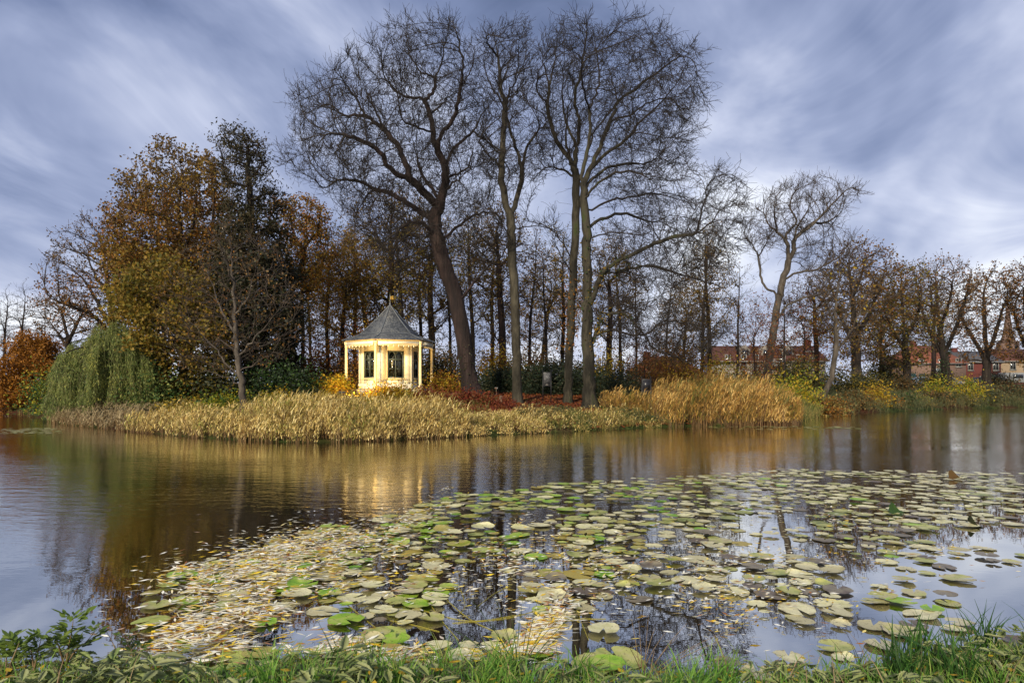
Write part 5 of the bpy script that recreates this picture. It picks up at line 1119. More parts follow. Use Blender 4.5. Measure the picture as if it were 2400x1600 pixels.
hb = house('brick_house', 'brown brick house with a red hipped roof behind the fan-shaped ivy-clad tree', WX(2128, D), WX(2264, D), D, 9, CAMH + (HZ - 851)*s, CAMH + (HZ - 806)*s, 'brick_brown', 'roof_orange',
      [(3.7, 4.3, 1.0, 1.5), (.6, 4.4, .9, 1.0), (-2.8, 4.4, .9, 1.0), (-.9, 1.2, 1.0, 1.6), (2.1, 1.3, 1.0, 1.4)], [(-2.6, 1.0, 2.2, 'dark_green'), (-4.2, 1.0, 2.2, 'teal')], hip=3.2, chim=((-1.5, .7),))
sg = MB(); sg.box((.1, -.08, 3.0), (1.35, .12, .62)); so2 = sg.build('sign_board', M['frame_white'], hb)
lg = MB(); lg.box((-.1, -.15, 3.12), (.9, .02, .10)); lg.box((.15, -.15, 2.92), (.9, .02, .10)); lg.build('lettering', flat('blue_grey_paint', (.14,.20,.27)), so2)
D = 122; s = D / F
house('red_house', 'red brick house with a grey roof right of the brown brick house', WX(2266, D), WX(2346, D), D, 9, CAMH + (HZ - 848)*s, CAMH + (HZ - 820)*s, 'brick_red', 'roof_grey', [(2.1, 3.9, 1.1, 1.7), (-2.4, 3.9, 1.0, 1.7), (-.2, 1.3, 1.1, 1.5)], [(1.6, 1.2, 2.2, 'dark_green')], chim=((-2.4, .5),))
D = 126; s = D / F
house('tan_house', 'tan house at the right edge behind the white van', WX(2349, D), WX(2500, D), D, 9, CAMH + (HZ - 846)*s, CAMH + (HZ - 815)*s, 'brick_tan', 'roof_red', [(-4, 4.1, 1.1, 1.6), (-1.5, 4.1, 1.1, 1.6)], hip=0)
def church():
    D = 230; s = D/F; x = WX(2362, D); root = empty('church', (x, D, 1.4), 'distant church tower with a tall pointed brick spire near the right edge', 'church'); z = CAMH + (HZ - 800)*s - 1.4; zt = CAMH + (HZ - 700)*s - 1.4
    t = MB(); t.box((0, 0, z/2), (4.6, 4.6, z)); 
    for q in (.55, .8, 1.0): t.box((0, 0, z*q - .15), (5.0, 5.0, .35))
    tw = t.build('tower', M['brick_brown'], root)
    for sx in (-1, 1): k = MB(); k.prism([(sx*1.1-.45, z*.83), (sx*1.1+.45, z*.83), (sx*1.1+.45, z*.93), (sx*1.1, z*.965), (sx*1.1-.45, z*.93)], -2.36, -2.25); k.build('belfry_opening', M['pane_dark'], tw)
    sp = MB(); sp.lathe([(2.3, z + .05), (1.55, z + 2.2), (.9, z + (zt-z)*.5), (.08, zt)], (0,0,0), 8); sp.build('spire', M['brick_brown'], root)
    cr = MB(); cr.box((0,0,zt+.8), (.12,.12,1.7)); cr.box((0,0,zt+1.0), (.8,.12,.12)); cr.build('cross', M['black_metal'], root)
    nv = MB(); nv.prism([(3, 0), (14, 0), (14, 7), (3, 7)], -2, 8); nv.build('nave', M['brick_brown'], root); r = MB(); r.add([(2.6,-2.5,6.9),(14.4,-2.5,6.9),(14.4,8.5,6.9),(2.6,8.5,6.9),(2.6,3,12),(14.4,3,12)], [(3,2,1,0),(0,1,5,4),(2,3,4,5),(1,2,5),(3,0,4)]); r.build('roof', M['roof_grey'], root)
church()
def paint(name, col):
    m = flat(name, col, .25, .6, var=.04); return m
M['tyre'] = flat('tyre', (.015,.015,.015), .8); M['car_black'] = paint('car_black', (.012,.012,.015)); M['car_white'] = paint('car_white', (.20,.21,.215)); M['car_blue'] = paint('car_blue', (.30,.38,.44)); M['lamp_glass'] = flat('lamp_glass', (.6,.6,.55), .1)
def car(name, label, cat, px, D, mat, L=4.3, Wd=1.75, H=1.45, van=False, rz=0):
    x = WX(px, D); root = empty(name, (x, D, g1(x, D) + .03), label, cat, None, rz); h = H
    body = [(-L/2, .28), (-L/2, .72), (-L/2 + .12, .86), (L/2 - .95, .84), (L/2 - .12, .68), (L/2, .5), (L/2, .28)]
    if van: body = [(-L/2, .30), (-L/2, h - .1), (-L/2 + .12, h), (L/2 - 1.7, h), (L/2 - 1.5, h-.05), (L/2 - .75, 1.05), (L/2 - .1, .85), (L/2, .6), (L/2, .30)]
    b = MB(); b.prism(body, -Wd/2, Wd/2); bo = b.build('body', mat, root, bevel=.06)
    if not van:
        c = MB(); lo = [(-L/2 + .35, .84), (L/2 - 1.15, .83)]; hi = [(-L/2 + .75, h), (L/2 - 1.9, h)]
        V = []
        for sy in (-1, 1): V += [(lo[0][0], sy*(Wd/2-.05), lo[0][1]), (lo[1][0], sy*(Wd/2-.05), lo[1][1]), (hi[1][0], sy*(Wd/2-.2), hi[1][1]), (hi[0][0], sy*(Wd/2-.2), hi[0][1])]
        c.add(V, [(0,1,2,3),(7,6,5,4),(3,2,6,7),(1,5,6,2),(0,3,7,4)]); c.build('cabin', mat, root, bevel=.05)
        for sy in (-1, 1):
            for a, bb in ((.10, .47), (.52, .88)):
                g = MB(); P = lambda t, u: (np.array([lo[0][0], 0, lo[0][1]]) * (1-t) + np.array([lo[1][0], 0, lo[1][1]]) * t) * (1-u) + (np.array([hi[0][0], 0, hi[0][1]]) * (1-t) + np.array([hi[1][0], 0, hi[1][1]]) * t) * u
                y = lambda u: sy * ((Wd/2 - .05) * (1-u) + (Wd/2 - .2) * u + .012)
                q = [(*P(t, u)[[0]], y(u), P(t, u)[2]) for t, u in ((a,.1),(bb,.1),(bb,.88),(a,.88))]; g.add(q, [(0,1,2,3)]); g.build('side_window', M['pane_dark'], root)
        g = MB(); t0 = [(lo[1][0] + .012, -Wd/2 + .15, lo[1][1] + .05), (lo[1][0] + .012, Wd/2 - .15, lo[1][1] + .05), (hi[1][0] + .03, Wd/2 - .28, hi[1][1] - .05), (hi[1][0] + .03, -Wd/2 + .28, hi[1][1] - .05)]; g.add(t0, [(0,1,2,3)]); g.build('windscreen', M['pane_dark'], root)
    else:
        for sy in (-1, 1): g = MB(); g.add([(L/2-1.75, sy*(Wd/2+.012), 1.05), (L/2-.95, sy*(Wd/2+.012), 1.05), (L/2-1.45, sy*(Wd/2+.012), h-.2), (L/2-1.75, sy*(Wd/2+.012), h-.2)], [(0,1,2,3)]); g.build('side_window', M['pane_dark'], root); g = MB(); g.box((-.6, sy*(Wd/2+.01), h-.55), (1.6, .02, .55)); g.build('side_window', M['pane_dark'], root)
    for sx in (-1, 1):
        for sy in (-1, 1):
            k = MB(); a = np.linspace(0, 2*math.pi, 18, endpoint=False); k.prism([(sx*L*.30 + .31*math.cos(t), .31 + .31*math.sin(t)) for t in a], sy*(Wd/2 - .2), sy*(Wd/2 + .015)); wo = k.build('wheel', M['tyre'], root)
            k = MB(); k.prism([(sx*L*.30 + .19*math.cos(t), .31 + .19*math.sin(t)) for t in a], sy*(Wd/2 + .005), sy*(Wd/2 + .03)); k.build('rim', M['lead'], wo)
    for sy in (-1, 1): k = MB(); k.box((L/2 - .04, sy*(Wd/2 - .25), .62), (.1, .34, .14)); k.build('headlight', M['lamp_glass'], root)
car('parked_car', 'black hatchback parked behind the bright bush on the right', 'car', 2308, 108, M['car_black'], 4.4)
car('parked_car', 'pale blue car parked left of the fan-shaped ivy-clad tree', 'car', 2166, 110, M['car_blue'], 4.0)
car('parked_car', 'white car half hidden by the fan-shaped ivy-clad trunk', 'car', 2226, 109, M['car_white'], 4.0)
car('parked_van', 'white van parked at the right edge', 'van', 2385, 107, M['car_white'], 5.0, 1.9, 2.05, van=True)
def low_wall():
    a = MB(); x0, x1 = WX(2288, 100), WX(2470, 100); z = g1((x0+x1)/2, 100); a.box(((x0+x1)/2, 100, z + .25), (x1-x0, .35, .6)); a.box(((x0+x1)/2, 100, z + .57), (x1-x0, .42, .06)); o = a.build('garden_wall', M['brick_red'], None)
    tag(o, 'low red brick wall in front of the black car and the van', 'wall')
low_wall()
def panel(label, px, D, top, bot, w, pic):
    x = WX(px, D); z0 = g1(x, D); s = D/F; root = empty('information_panel', (x, D, z0), label, 'sign'); ww = w*s; zt = CAMH - (top - HZ)*s - z0; zb = CAMH - (bot - HZ)*s - z0
    for sx in (-1, 1): p = MB(); p.box((sx*(ww/2 + .02), 0, (zt + .12)/2 - .1), (.04, .04, zt + .32)); p.build('post', M['black_metal'], root)
    b = MB(); b.box((0, 0, (zt+zb)/2), (ww - .01, .03, zt - zb)); bd = b.build('board', M['black_metal'], root, bevel=.004)
    if pic:
        f = MB(); f.box((0, -.018, zt - (zt-zb)*.42), (ww*.84, .008, (zt-zb)*.70)); f.build('picture', noise_mat('drawing_print', [(.02,.02,.022),(.05,.05,.055),(.15,.15,.155),(.03,.03,.032)], 9, .6, 0, (1,1,1.6), pos=[.38,.46,.52,.6]), bd)
        for k, (wd, dz) in enumerate(((.16, .15), (.40, .10))): t = MB(); t.box((0, -.018, zb + (zt-zb)*dz), (ww*wd, .006, .022)); t.build('lettering', M['render_white'], bd)
    else:
        f = MB(); f.box((0, -.018, zt - (zt-zb)*.42), (ww*.86, .008, (zt-zb)*.72)); f.build('picture', flat('dark_print', (.02,.02,.024), .3), bd)
        t = MB(); t.box((0, -.018, zb + (zt-zb)*.20), (ww*.8, .006, .012)); t.build('lettering', M['brick_tan'], bd)
panel('black information panel with a grey drawing, before the dark juniper', 1282, 33, 872, 905, 17, True)
panel('taller black information panel, all dark, at the left end of the golden reeds', 1515, 30.8, 888, 922, 19, False)
def post():
    D = 31.5; x = WX(1174, D); z = g1(x, D); a = MB(); a.lathe([(.075,-.1),(.07,.1),(.068,.36),(.05,.40)], (0,0,0), 9); o = a.build('wooden_post', M['wood_post'], None, smooth=False, loc=(x, D, z)); tag(o, 'short weathered wooden post left of the slender olive trunk', 'post')
    D = 33; x = WX(1163, D); z = g1(x, D); root = empty('plant_label', (x, D, z), 'tiny white plant label on a stick left of the slender olive trunk', 'sign'); a = MB(); a.box((0,0,.3),(.02,.02,.65)); a.build('stick', M['wood_post'], root); a = MB(); a.box((0,-.02,.62),(.15,.012,.08)); a.build('plate', M['frame_white'], root)
post()

# ------------------------------------------------------------------ lily pads, drifting leaves
def edge_attr(me, m):
    a = me.attributes.new('edge', 'FLOAT', 'POINT'); n = 44; one = np.r_[0, np.repeat([.45, .82, 1.0], n)].astype(np.float32); a.data.foreach_set('value', np.tile(one, m))
def pad_mat(name, cols, rough=.38):
    m, nt, N, L, out = nmat(name); p = N.new('ShaderNodeBsdfPrincipled'); p.inputs['Roughness'].default_value = rough; p.inputs['Specular IOR Level'].default_value = .45
    tc = N.new('ShaderNodeTexCoord'); oi = N.new('ShaderNodeObjectInfo'); g = N.new('ShaderNodeNewGeometry')
    va = N.new('ShaderNodeVectorMath'); va.operation = 'ADD'; L.new(g.outputs['Position'], va.inputs[0]); L.new(oi.outputs['Location'], va.inputs[1])
    t = N.new('ShaderNodeTexNoise'); t.inputs['Scale'].default_value = 9; t.inputs['Detail'].default_value = 5; L.new(va.outputs[0], t.inputs[0])
    t2 = N.new('ShaderNodeTexNoise'); t2.inputs['Scale'].default_value = 60; t2.inputs['Detail'].default_value = 2; L.new(va.outputs[0], t2.inputs[0])
    ad = N.new('ShaderNodeMath'); ad.operation = 'MULTIPLY_ADD'; ad.inputs[1].default_value = .35; L.new(oi.outputs['Random'], ad.inputs[0]); L.new(t.outputs[0], ad.inputs[2])
    ad2 = N.new('ShaderNodeMath'); ad2.operation = 'MULTIPLY_ADD'; ad2.inputs[1].default_value = .3; L.new(g.outputs['Random Per Island'], ad2.inputs[0]); L.new(ad.outputs[0], ad2.inputs[2])
    r = ramp(N, cols, [.42 + .5 * i / (len(cols)-1) for i in range(len(cols))]); L.new(ad2.outputs[0], r.inputs[0])
    sp = ramp(N, [(.25,.2,.125),(1,1,1)], [.30,.38]); L.new(t2.outputs[0], sp.inputs[0])
    mx = N.new('ShaderNodeMix'); mx.data_type = 'RGBA'; mx.blend_type = 'MULTIPLY'; mx.inputs[0].default_value = .8; L.new(r.outputs[0], mx.inputs[6]); L.new(sp.outputs[0], mx.inputs[7])
    at = N.new('ShaderNodeAttribute'); at.attribute_name = 'edge'; t3 = N.new('ShaderNodeTexNoise'); t3.inputs['Scale'].default_value = 14; t3.inputs['Detail'].default_value = 3; L.new(va.outputs[0], t3.inputs[0])
    em = N.new('ShaderNodeMath'); em.operation = 'MULTIPLY_ADD'; em.inputs[1].default_value = 1.5; em.inputs[2].default_value = -.75; L.new(t3.outputs[0], em.inputs[0])
    ea = N.new('ShaderNodeMath'); ea.operation = 'ADD'; L.new(em.outputs[0], ea.inputs[0]); L.new(at.outputs['Fac'], ea.inputs[1])
    er = N.new('ShaderNodeMapRange'); er.inputs[1].default_value = .98; er.inputs[2].default_value = 1.3; L.new(ea.outputs[0], er.inputs[0])
    m2 = N.new('ShaderNodeMix'); m2.data_type = 'RGBA'; L.new(er.outputs[0], m2.inputs[0]); L.new(mx.outputs[2], m2.inputs[6]); m2.inputs[7].default_value = (.16,.10,.03,1); L.new(m2.outputs[2], p.inputs['Base Color'])
    b = N.new('ShaderNodeBump'); b.inputs['Strength'].default_value = .35; b.inputs['Distance'].default_value = .006; L.new(t.outputs[0], b.inputs['Height']); L.new(b.outputs[0], p.inputs['Normal'])
    L.new(p.outputs[0], out.inputs[0]); return m
PM = {'green': pad_mat('pad_green', [(.06,.16,.008),(.14,.30,.012),(.27,.43,.03),(.38,.42,.10)]),
      'yellow-green': pad_mat('pad_yellow', [(.13,.17,.012),(.30,.33,.03),(.38,.34,.10),(.36,.28,.05)]),
      'dull olive': pad_mat('pad_olive', [(.13,.16,.035),(.27,.30,.075),(.40,.40,.125),(.42,.38,.20)]),
      'pale tan': pad_mat('pad_tan_sheen', [(.36,.35,.13),(.54,.52,.24),(.66,.63,.37),(.50,.46,.26)]),  # sky sheen on the pads is painted into this tan
      'dark grey': pad_mat('pad_grey', [(.075,.062,.045),(.15,.125,.09),(.22,.19,.12),(.12,.09,.06)])}
def pad_geo(seed, curl=.0):
    r = np.random.default_rng(seed); n = 44; a0 = .14 + .12*r.random(); th = np.linspace(a0, 2*math.pi - a0, n); rag = r.random() < .45; rim = max(0, r.normal(.35, .6)); ph1 = r.random()*6; vein = .5 + r.random()*.5
    e = 1 + .03*np.sin(3*th + r.random()*6) + .02*np.sin(7*th + r.random()*6) + r.normal(0, .035 if rag else .008, n) - (np.abs(np.sin(th*r.integers(3,7)*.5 + r.random()*6))**14)*(.28*r.random() if rag else .04); V = [(0.06,0,.004)]; Fs3, Fs4 = [], []
    for k, f in enumerate((.45, .82, 1.0)):
        z = .004 + .05*rim*(f**5) + .010*f*np.sin(2*th + ph1) + .012*f*np.sin(13*th)*vein + (curl * np.maximum(0, np.cos(th - r.random()*.3 - 2)) ** 3 * (f ** 4) if curl else 0)
        V += [(f*q*math.cos(t)*(1 if k else 1), f*q*math.sin(t)*.92, float(zz)) for q, t, zz in zip(1 + (e-1)*f, th, np.broadcast_to(z, n))]
    V = np.array(V)
    for i in range(n-1):
        Fs3.append((0, 1+i, 2+i))
        for k in range(2): a = 1 + k*n + i; Fs4.append((a, a+n, a+n+1, a+1))
    V[:, 2] = np.maximum(V[:, 2], .002); return V, [np.array(Fs3), np.array(Fs4)]
NV = 12
PADMESH = {}
for c in PM:
    for v in range(NV):
        V, Fs = pad_geo(100 + v * 13 + len(c), curl=(.2 if v in (2, 9) else .08 if v in (5, 7) else 0))
        o = mk('lily_pad', V, Fs, PM[c]); PADMESH[c, v] = o.data; edge_attr(o.data, 1); bpy.data.objects.remove(o)
field = [(330,1480),(355,1388),(470,1318),(560,1298),(640,1275),(672,1258),(790,1232),(880,1250),(905,1214),(960,1195),(1010,1178),(1060,1160),(1200,1146),(1330,1131),(1500,1122),(1700,1112),(1830,1099),(2000,1104),(2200,1106),(2500,1112),
         (2500,1225),(2330,1232),(2200,1240),(2060,1275),(2000,1310),(1900,1330),(1990,1400),(1990,1450),(1800,1470),(1640,1470),(1560,1500),(1500,1590),(420,1590),(330,1540)]
holes = [[(1040,1320),(1140,1315),(1190,1350),(1240,1400),(1230,1480),(1060,1510),(900,1500),(880,1470),(1000,1455),(1040,1410),(1060,1370)], [(630,1480),(700,1455),(800,1450),(830,1480),(800,1520),(700,1545),(630,1530)], [(1340,1440),(1400,1430),(1420,1500),(1350,1530)], [(860,1290),(930,1310),(920,1350),(860,1350)], [(1480,1430),(1560,1420),(1620,1470),(1560,1560),(1470,1540)],[(1060,1215),(1120,1215),(1120,1240),(1050,1240)],[(1230,1240),(1310,1235),(1310,1290),(1250,1300)]]
extra = [(1690,1300,1990,1420,16), (2060,1270,2330,1330,20), (2040,1330,2260,1420,14), (2080,1420,2300,1490,12), (1830,1460,2150,1560,10), (1700,1540,1800,1580,4), (2340,1490,2400,1530,4), (2240,1290,2400,1330,9), (1900,1530,1990,1545,2)]
fp = np.array(field, float); hp = [np.array(h, float) for h in holes]
def to_water(px, py): d = F * CAMH / (py - HZ); return (px - 1200)/F * d, d
pads = []
grid = {}
def place(x, y, r, k, tol):
    c = (int(x // .5), int(y // .5))
    for i in (-1,0,1):
        for j in (-1,0,1):
            for (X, Y, Rr) in grid.get((c[0]+i, c[1]+j), ()):
                if math.hypot(X-x, Y-y) < (Rr + r) * tol: return
    grid.setdefault(c, []).append((x, y, r)); pads.append((x, y, r))
for k in range(2600):          # each plant floats a rosette of pads
    cx = rng.uniform(-3.2, 11.8); cy = 3.7 + 10.4 * rng.random() ** 1.15; lush = patch(cx, cy, 1.5, 4)
    
    if lush + rng.normal(0, .05) < (.44 if cy < 9 else .36): continue
    for q in range(int(rng.integers(2, 9) * (.4 + lush))):
        x, y = cx + rng.normal(0, .26), cy + rng.normal(0, .26)
        if y < 3.6: continue
        px, py = 1200 + x/y*F, HZ + CAMH/y*F
        if px > 2460 or py > 1595 or px < 250: continue
        g = np.array([[px, py]])
        if not inpoly(g, fp)[0] or any(inpoly(g, h)[0] for h in hp): continue
        place(x, y, float(np.clip(rng.normal(.098, .034), .04, .16)), k, .66 if px < 1500 else .74)
    if len(pads) > 1700: break
for (a, b, c, d, n) in extra:
    for i in range(n):
        x, y = to_water(rng.uniform(a, c), rng.uniform(b, d)); place(x, y, float(rng.uniform(.07, .14)), 0, .7)
for (px, py, r) in ((690,1500,.0),(860,1500,.125),(840,1555,.125),(900,1490,.17),(1130,1545,.12),(1255,1530,.125),(1210,1490,.12),(1395,1560,.16),(1450,1545,.17),(1090,1545,.125),(950,1560,.12),(975,1420,.10),(1010,1452,.11),(935,1438,.10),(960,1390,.12),(1020,1392,.125),(1415,1480,.12),(1420,1560,.12)):
    if r: x, y = to_water(px, py); pads.append((x, y, r))
pads.sort(key=lambda p: -(p[2] / p[1]) * (1.2 / p[1]))
zone_names = [(lambda px, py: py > 1470, 'close to the grassy near bank'), (lambda px, py: px < 900, 'among the drifted willow leaves on the left'), (lambda px, py: px > 1980 and py > 1230, 'scattered on the open water at right'),
              (lambda px, py: py > 1340, 'around the dark open gap in the near water'), (lambda px, py: px < 1500, 'in the middle of the pad field'), (lambda px, py: True, 'in the crowded right half of the pad field')]
rest = []
for i, (x, y, r) in enumerate(pads):
    px, py = 1200 + x/y*F, HZ + CAMH/y*F
    t = (px - 700)/1300 + rng.normal(0, .22)
    wts = np.array([.62*(1-t), .34*(1.1-t), .30, .14 + .8*t, .09 + .08*t]); wts[[0,1]] *= 1.0 if px < 1650 else .35  # more tan to the right: silvery glare put into the pad colours
    if px > 1980 and py > 1230: wts = np.array([.05,.02,.4,.4,.35])
    wts = np.clip(wts, .01, None); wts /= wts.sum()
    c = list(PM)[rng.choice(5, p=wts)]; v = int(rng.integers(0, NV)); a = rng.uniform(0, 6.28); z = .004 + .006 * (i % 5)
    if i < 300:
        o = bpy.data.objects.new('lily_pad', PADMESH[c, v]); COL.objects.link(o); o.location = (x, y, z); o.scale = (r, r, max(.10, r) * 1.0); o.rotation_euler = (rng.normal(0, .02), rng.normal(0, .02), a)
        zn = next(n for f, n in zone_names if f(px, py)); tag(o, f"{c} lily pad {zn}", 'lily pad', f"{c} lily pads {zn}")
    else: rest.append((c, v, x, y, z, r, a))
for c in PM:
    Vs, F3, F4, off = [], [], [], 0
    for (cc, v, x, y, z, r, a) in rest:
        if cc != c: continue
        V, Fs = pad_geo(100 + v*13 + len(c)); V = rot2(V * r, a) + np.array([x, y, z]); Vs.append(V); F3.append(Fs[0] + off); F4.append(Fs[1] + off); off += len(V)
    if Vs: q_ = mk('lily_pads', np.concatenate(Vs), [np.concatenate(F3), np.concatenate(F4)], PM[c]); edge_attr(q_.data, len(Vs)); tag(q_, f"sheet of small {c} lily pads farther out on the pond", 'lily pads', kind='stuff')
def far_pads(n, a, b, c, d, label):
    Vs, F3, F4, off = [], [], [], 0
    for i in range(n):
        x, y = to_water(rng.uniform(a, c), rng.uniform(b, d)); V, Fs = pad_geo(100 + (i % NV)*13 + 9); V = rot2(V * rng.uniform(.06, .13), i) + np.array([x, y, .004]); Vs.append(V); F3.append(Fs[0] + off); F4.append(Fs[1] + off); off += len(V)
    tag(mk('lily_pads', np.concatenate(Vs), [np.concatenate(F3), np.concatenate(F4)], PM['dull olive']), label, 'lily pads', kind='stuff')
far_pads(60, 1660, 999, 2020, 1006, 'thin line of pale pads beyond the golden reeds'); far_pads(80, -40, 1003, 150, 1016, 'thin line of pale pads off the willow at far left'); far_pads(30, 2280, 954, 2420, 957, 'pale pads along the far right shore')
# willow leaves drifted against the pads
def drift(n, pts, wid, label, mat='drift', ln=.095, wd=.019, zlo=.022):
    p = np.array(pts, float); l = np.r_[0, np.cumsum(np.hypot(*np.diff(p, axis=0).T))]; t = rng.uniform(0, l[-1], n); px = np.interp(t, l, p[:, 0]) ; py = np.interp(t, l, p[:, 1]); ww = np.interp(t, l, wid)
    K = max(12, n // 26); t0 = rng.uniform(0, l[-1], K); cl = rng.normal(size=(K, 2)); j = rng.integers(0, K, n); loose = np.where(rng.random(n) < .3, 1.0, .16); t = t0[j] + rng.normal(size=n) * 14; px = np.interp(t, l, p[:, 0]); py = np.interp(t, l, p[:, 1]); ww = np.interp(t, l, wid); px = px + (rng.normal(size=n)*loose + .8*cl[j, 0]) * ww; py = py + (rng.normal(size=n)*loose + .8*cl[j, 1]) * ww * .40
    k = (py > 1120) & (py < 1590); px, py = px[k], py[k]; d = F*CAMH/(py - HZ); C = np.stack([(px-1200)/F*d, d, zlo + rng.random(len(d))*.016], 1)
    n = len(C); ang = rng.normal(.25, .55, n) + (rng.random(n) < .25) * rng.uniform(0, 3, n); u = np.stack([np.cos(ang), np.sin(ang), rng.normal(0, .05, n)], 1); w = np.stack([-np.sin(ang), np.cos(ang), rng.normal(0, .15, n)], 1)
    L_ = (rng.uniform(.55, 1.25, n)*ln)[:, None]; W_ = (rng.uniform(.6, 1.3, n)*wd)[:, None]; V = np.stack([C, C + u*L_*.5 + w*W_*.5, C + u*L_, C + u*L_*.5 - w*W_*.5], 1).reshape(-1, 3); i = np.arange(n)*4
    tag(mk('floating_leaves', V, np.concatenate([np.stack([i,i+1,i+2],1), np.stack([i,i+2,i+3],1)]), M[mat]), label, 'leaves', kind='stuff')
drift(2500, [(380,1570),(460,1500),(560,1430),(600,1360),(680,1310),(760,1270)], [60,75,90,90,80,60], 'dense drift of cream and yellow willow leaves on the left of the pads')
drift(1300, [(700,1300),(800,1245),(900,1262),(960,1215),(1060,1175)], [70,60,60,45,35], 'willow leaves among the pads farther out', ln=.08)
drift(1500, [(450,1370),(560,1330),(700,1280)], [60,60,50], 'willow leaves along the left edge of the pads')
drift(900, [(1190,1540),(1260,1500),(1290,1440),(1330,1400)], [28,26,24,20], 'small drift of bright leaves in the middle near the bank')
drift(1400, [(900,1330),(1100,1290),(1300,1330),(1450,1300),(1600,1250)], [150,150,150,150,150], 'scattered yellow and brown leaves over the middle pads', ln=.075)
drift(700, [(1700,1420),(1800,1350),(2000,1250)], [160,160,160], 'few pale leaves over the right pads', ln=.07)
drift(500, [(700,1560),(850,1520),(1000,1550)], [60,60,60], 'leaves washed up along the near bank')
def lone(n):
    for i in range(n): pass
# yellow-green stalks lying just under the surface in the gaps
st_pts = [[(700,1440),(780,1400),(880,1470)],[(1000,1405),(1040,1460),(1075,1500)],[(1040,1400),(1100,1450),(1160,1480)],[(990,1430),(1100,1455),(1220,1440)],[(880,1500),(930,1450),(950,1420)],[(1060,1460),(1180,1450),(1260,1430)],[(1120,1420),(1160,1390),(1200,1370)],[(1380,1500),(1360,1450),(1350,1410)],[(1080,1380),(1090,1420),(1075,1440)],[(860,1445),(950,1460),(1030,1480)],[(880,1310),(870,1340),(880,1370)],[(640,1290),(620,1275),(650,1265)],[(1380,1310),(1400,1330),(1370,1345)],[(1250,1500),(1330,1455),(1420,1450)]]
for pts in st_pts:
    c = catmull(pts, 5); a = MB(); q = [(*to_water(px, py), .003) for px, py in c]; a.tube(q, .0022, 4); o = a.build('lily_stalk', M['stalk'] if 'stalk' in M else M.setdefault('stalk', flat('stalk', (.30,.26,.03), .4)), None, smooth=True); tag(o, 'thin yellow-green water lily stalk lying on the dark water between pads', 'plant stalk', 'lily stalks on the dark water')
# odd things on the water
def float_leaf(px, py, label, mat, r):
    x, y = to_water(px, py); V, Fs = pad_geo(int(px), curl=.5); o = mk('curled_leaf', V * np.array([r, r, r*1.6]), Fs, mat); o.location = (x, y, .012); o.rotation_euler = (.25, .1, px); tag(o, label, 'leaf')
float_leaf(2243, 1124, 'upturned red-brown lily leaf standing on the far pads at right', M['leaf_brown'], .15); float_leaf(2105, 1205, 'dark green rolled lily leaf standing up among the right pads', M['leaf_green'], .13); float_leaf(2288, 1232, 'small dark brown rolled leaf at the edge of the right pads', M['leaf_dark'], .11)

# ------------------------------------------------------------------ the near bank
def near_turf(name, label, n, x0, x1, y0, y1, mat, h0, h1, wid, bend=.8, clump=0, cat='grass', segs=4):
    x = rng.uniform(x0, x1, n); y = rng.uniform(y0, y1, n)
    if clump: cx = rng.uniform(x0, x1, clump); cy = rng.uniform(y0, y1, clump); j = rng.integers(0, clump, n); x = cx[j] + rng.normal(0, .05, n); y = cy[j] + rng.normal(0, .05, n)
    z = gz(x, y); k = z > .02; Bp = np.stack([x, y, z - .01], 1)[k]; n = len(Bp); V, Fs = blades(Bp, rng.uniform(h0, h1, n), rng.uniform(.6, 1.3, n) * wid, bend, segs); return tag(mk(name, V, Fs, mat), label, cat, kind='stuff')
near_turf('grass', 'short bright green grass along the near bank', 6500, -3.2, 3.2, 2.9, 4.12, M['grass'], .07, .20, .006)
near_turf('grass', 'taller tufts of green grass in the middle of the near bank', 1500, -1.7, 1.3, 3.3, 4.0, M['grass'], .16, .30, .008, 1.0, clump=26)
near_turf('grass', 'long dark grass blades on the right of the near bank', 900, 2.0, 3.5, 3.5, 4.5, M['grass_dark'], .12, .36, .010, .7, clump=22)
near_turf('dry_grass', 'dry straw blades and dead stalks among the near grass', 500, -3.3, 3.3, 3.0, 4.0, M['drystem'], .10, .30, .005, 1.2)
scatter('fallen_leaves', 'yellow and brown fallen leaves lying in the near grass', 'fallen leaves', 500, (-3.2, 3.2, 3.0, 3.95), M['litter_yellow'], .06, .03, hgt=.08)
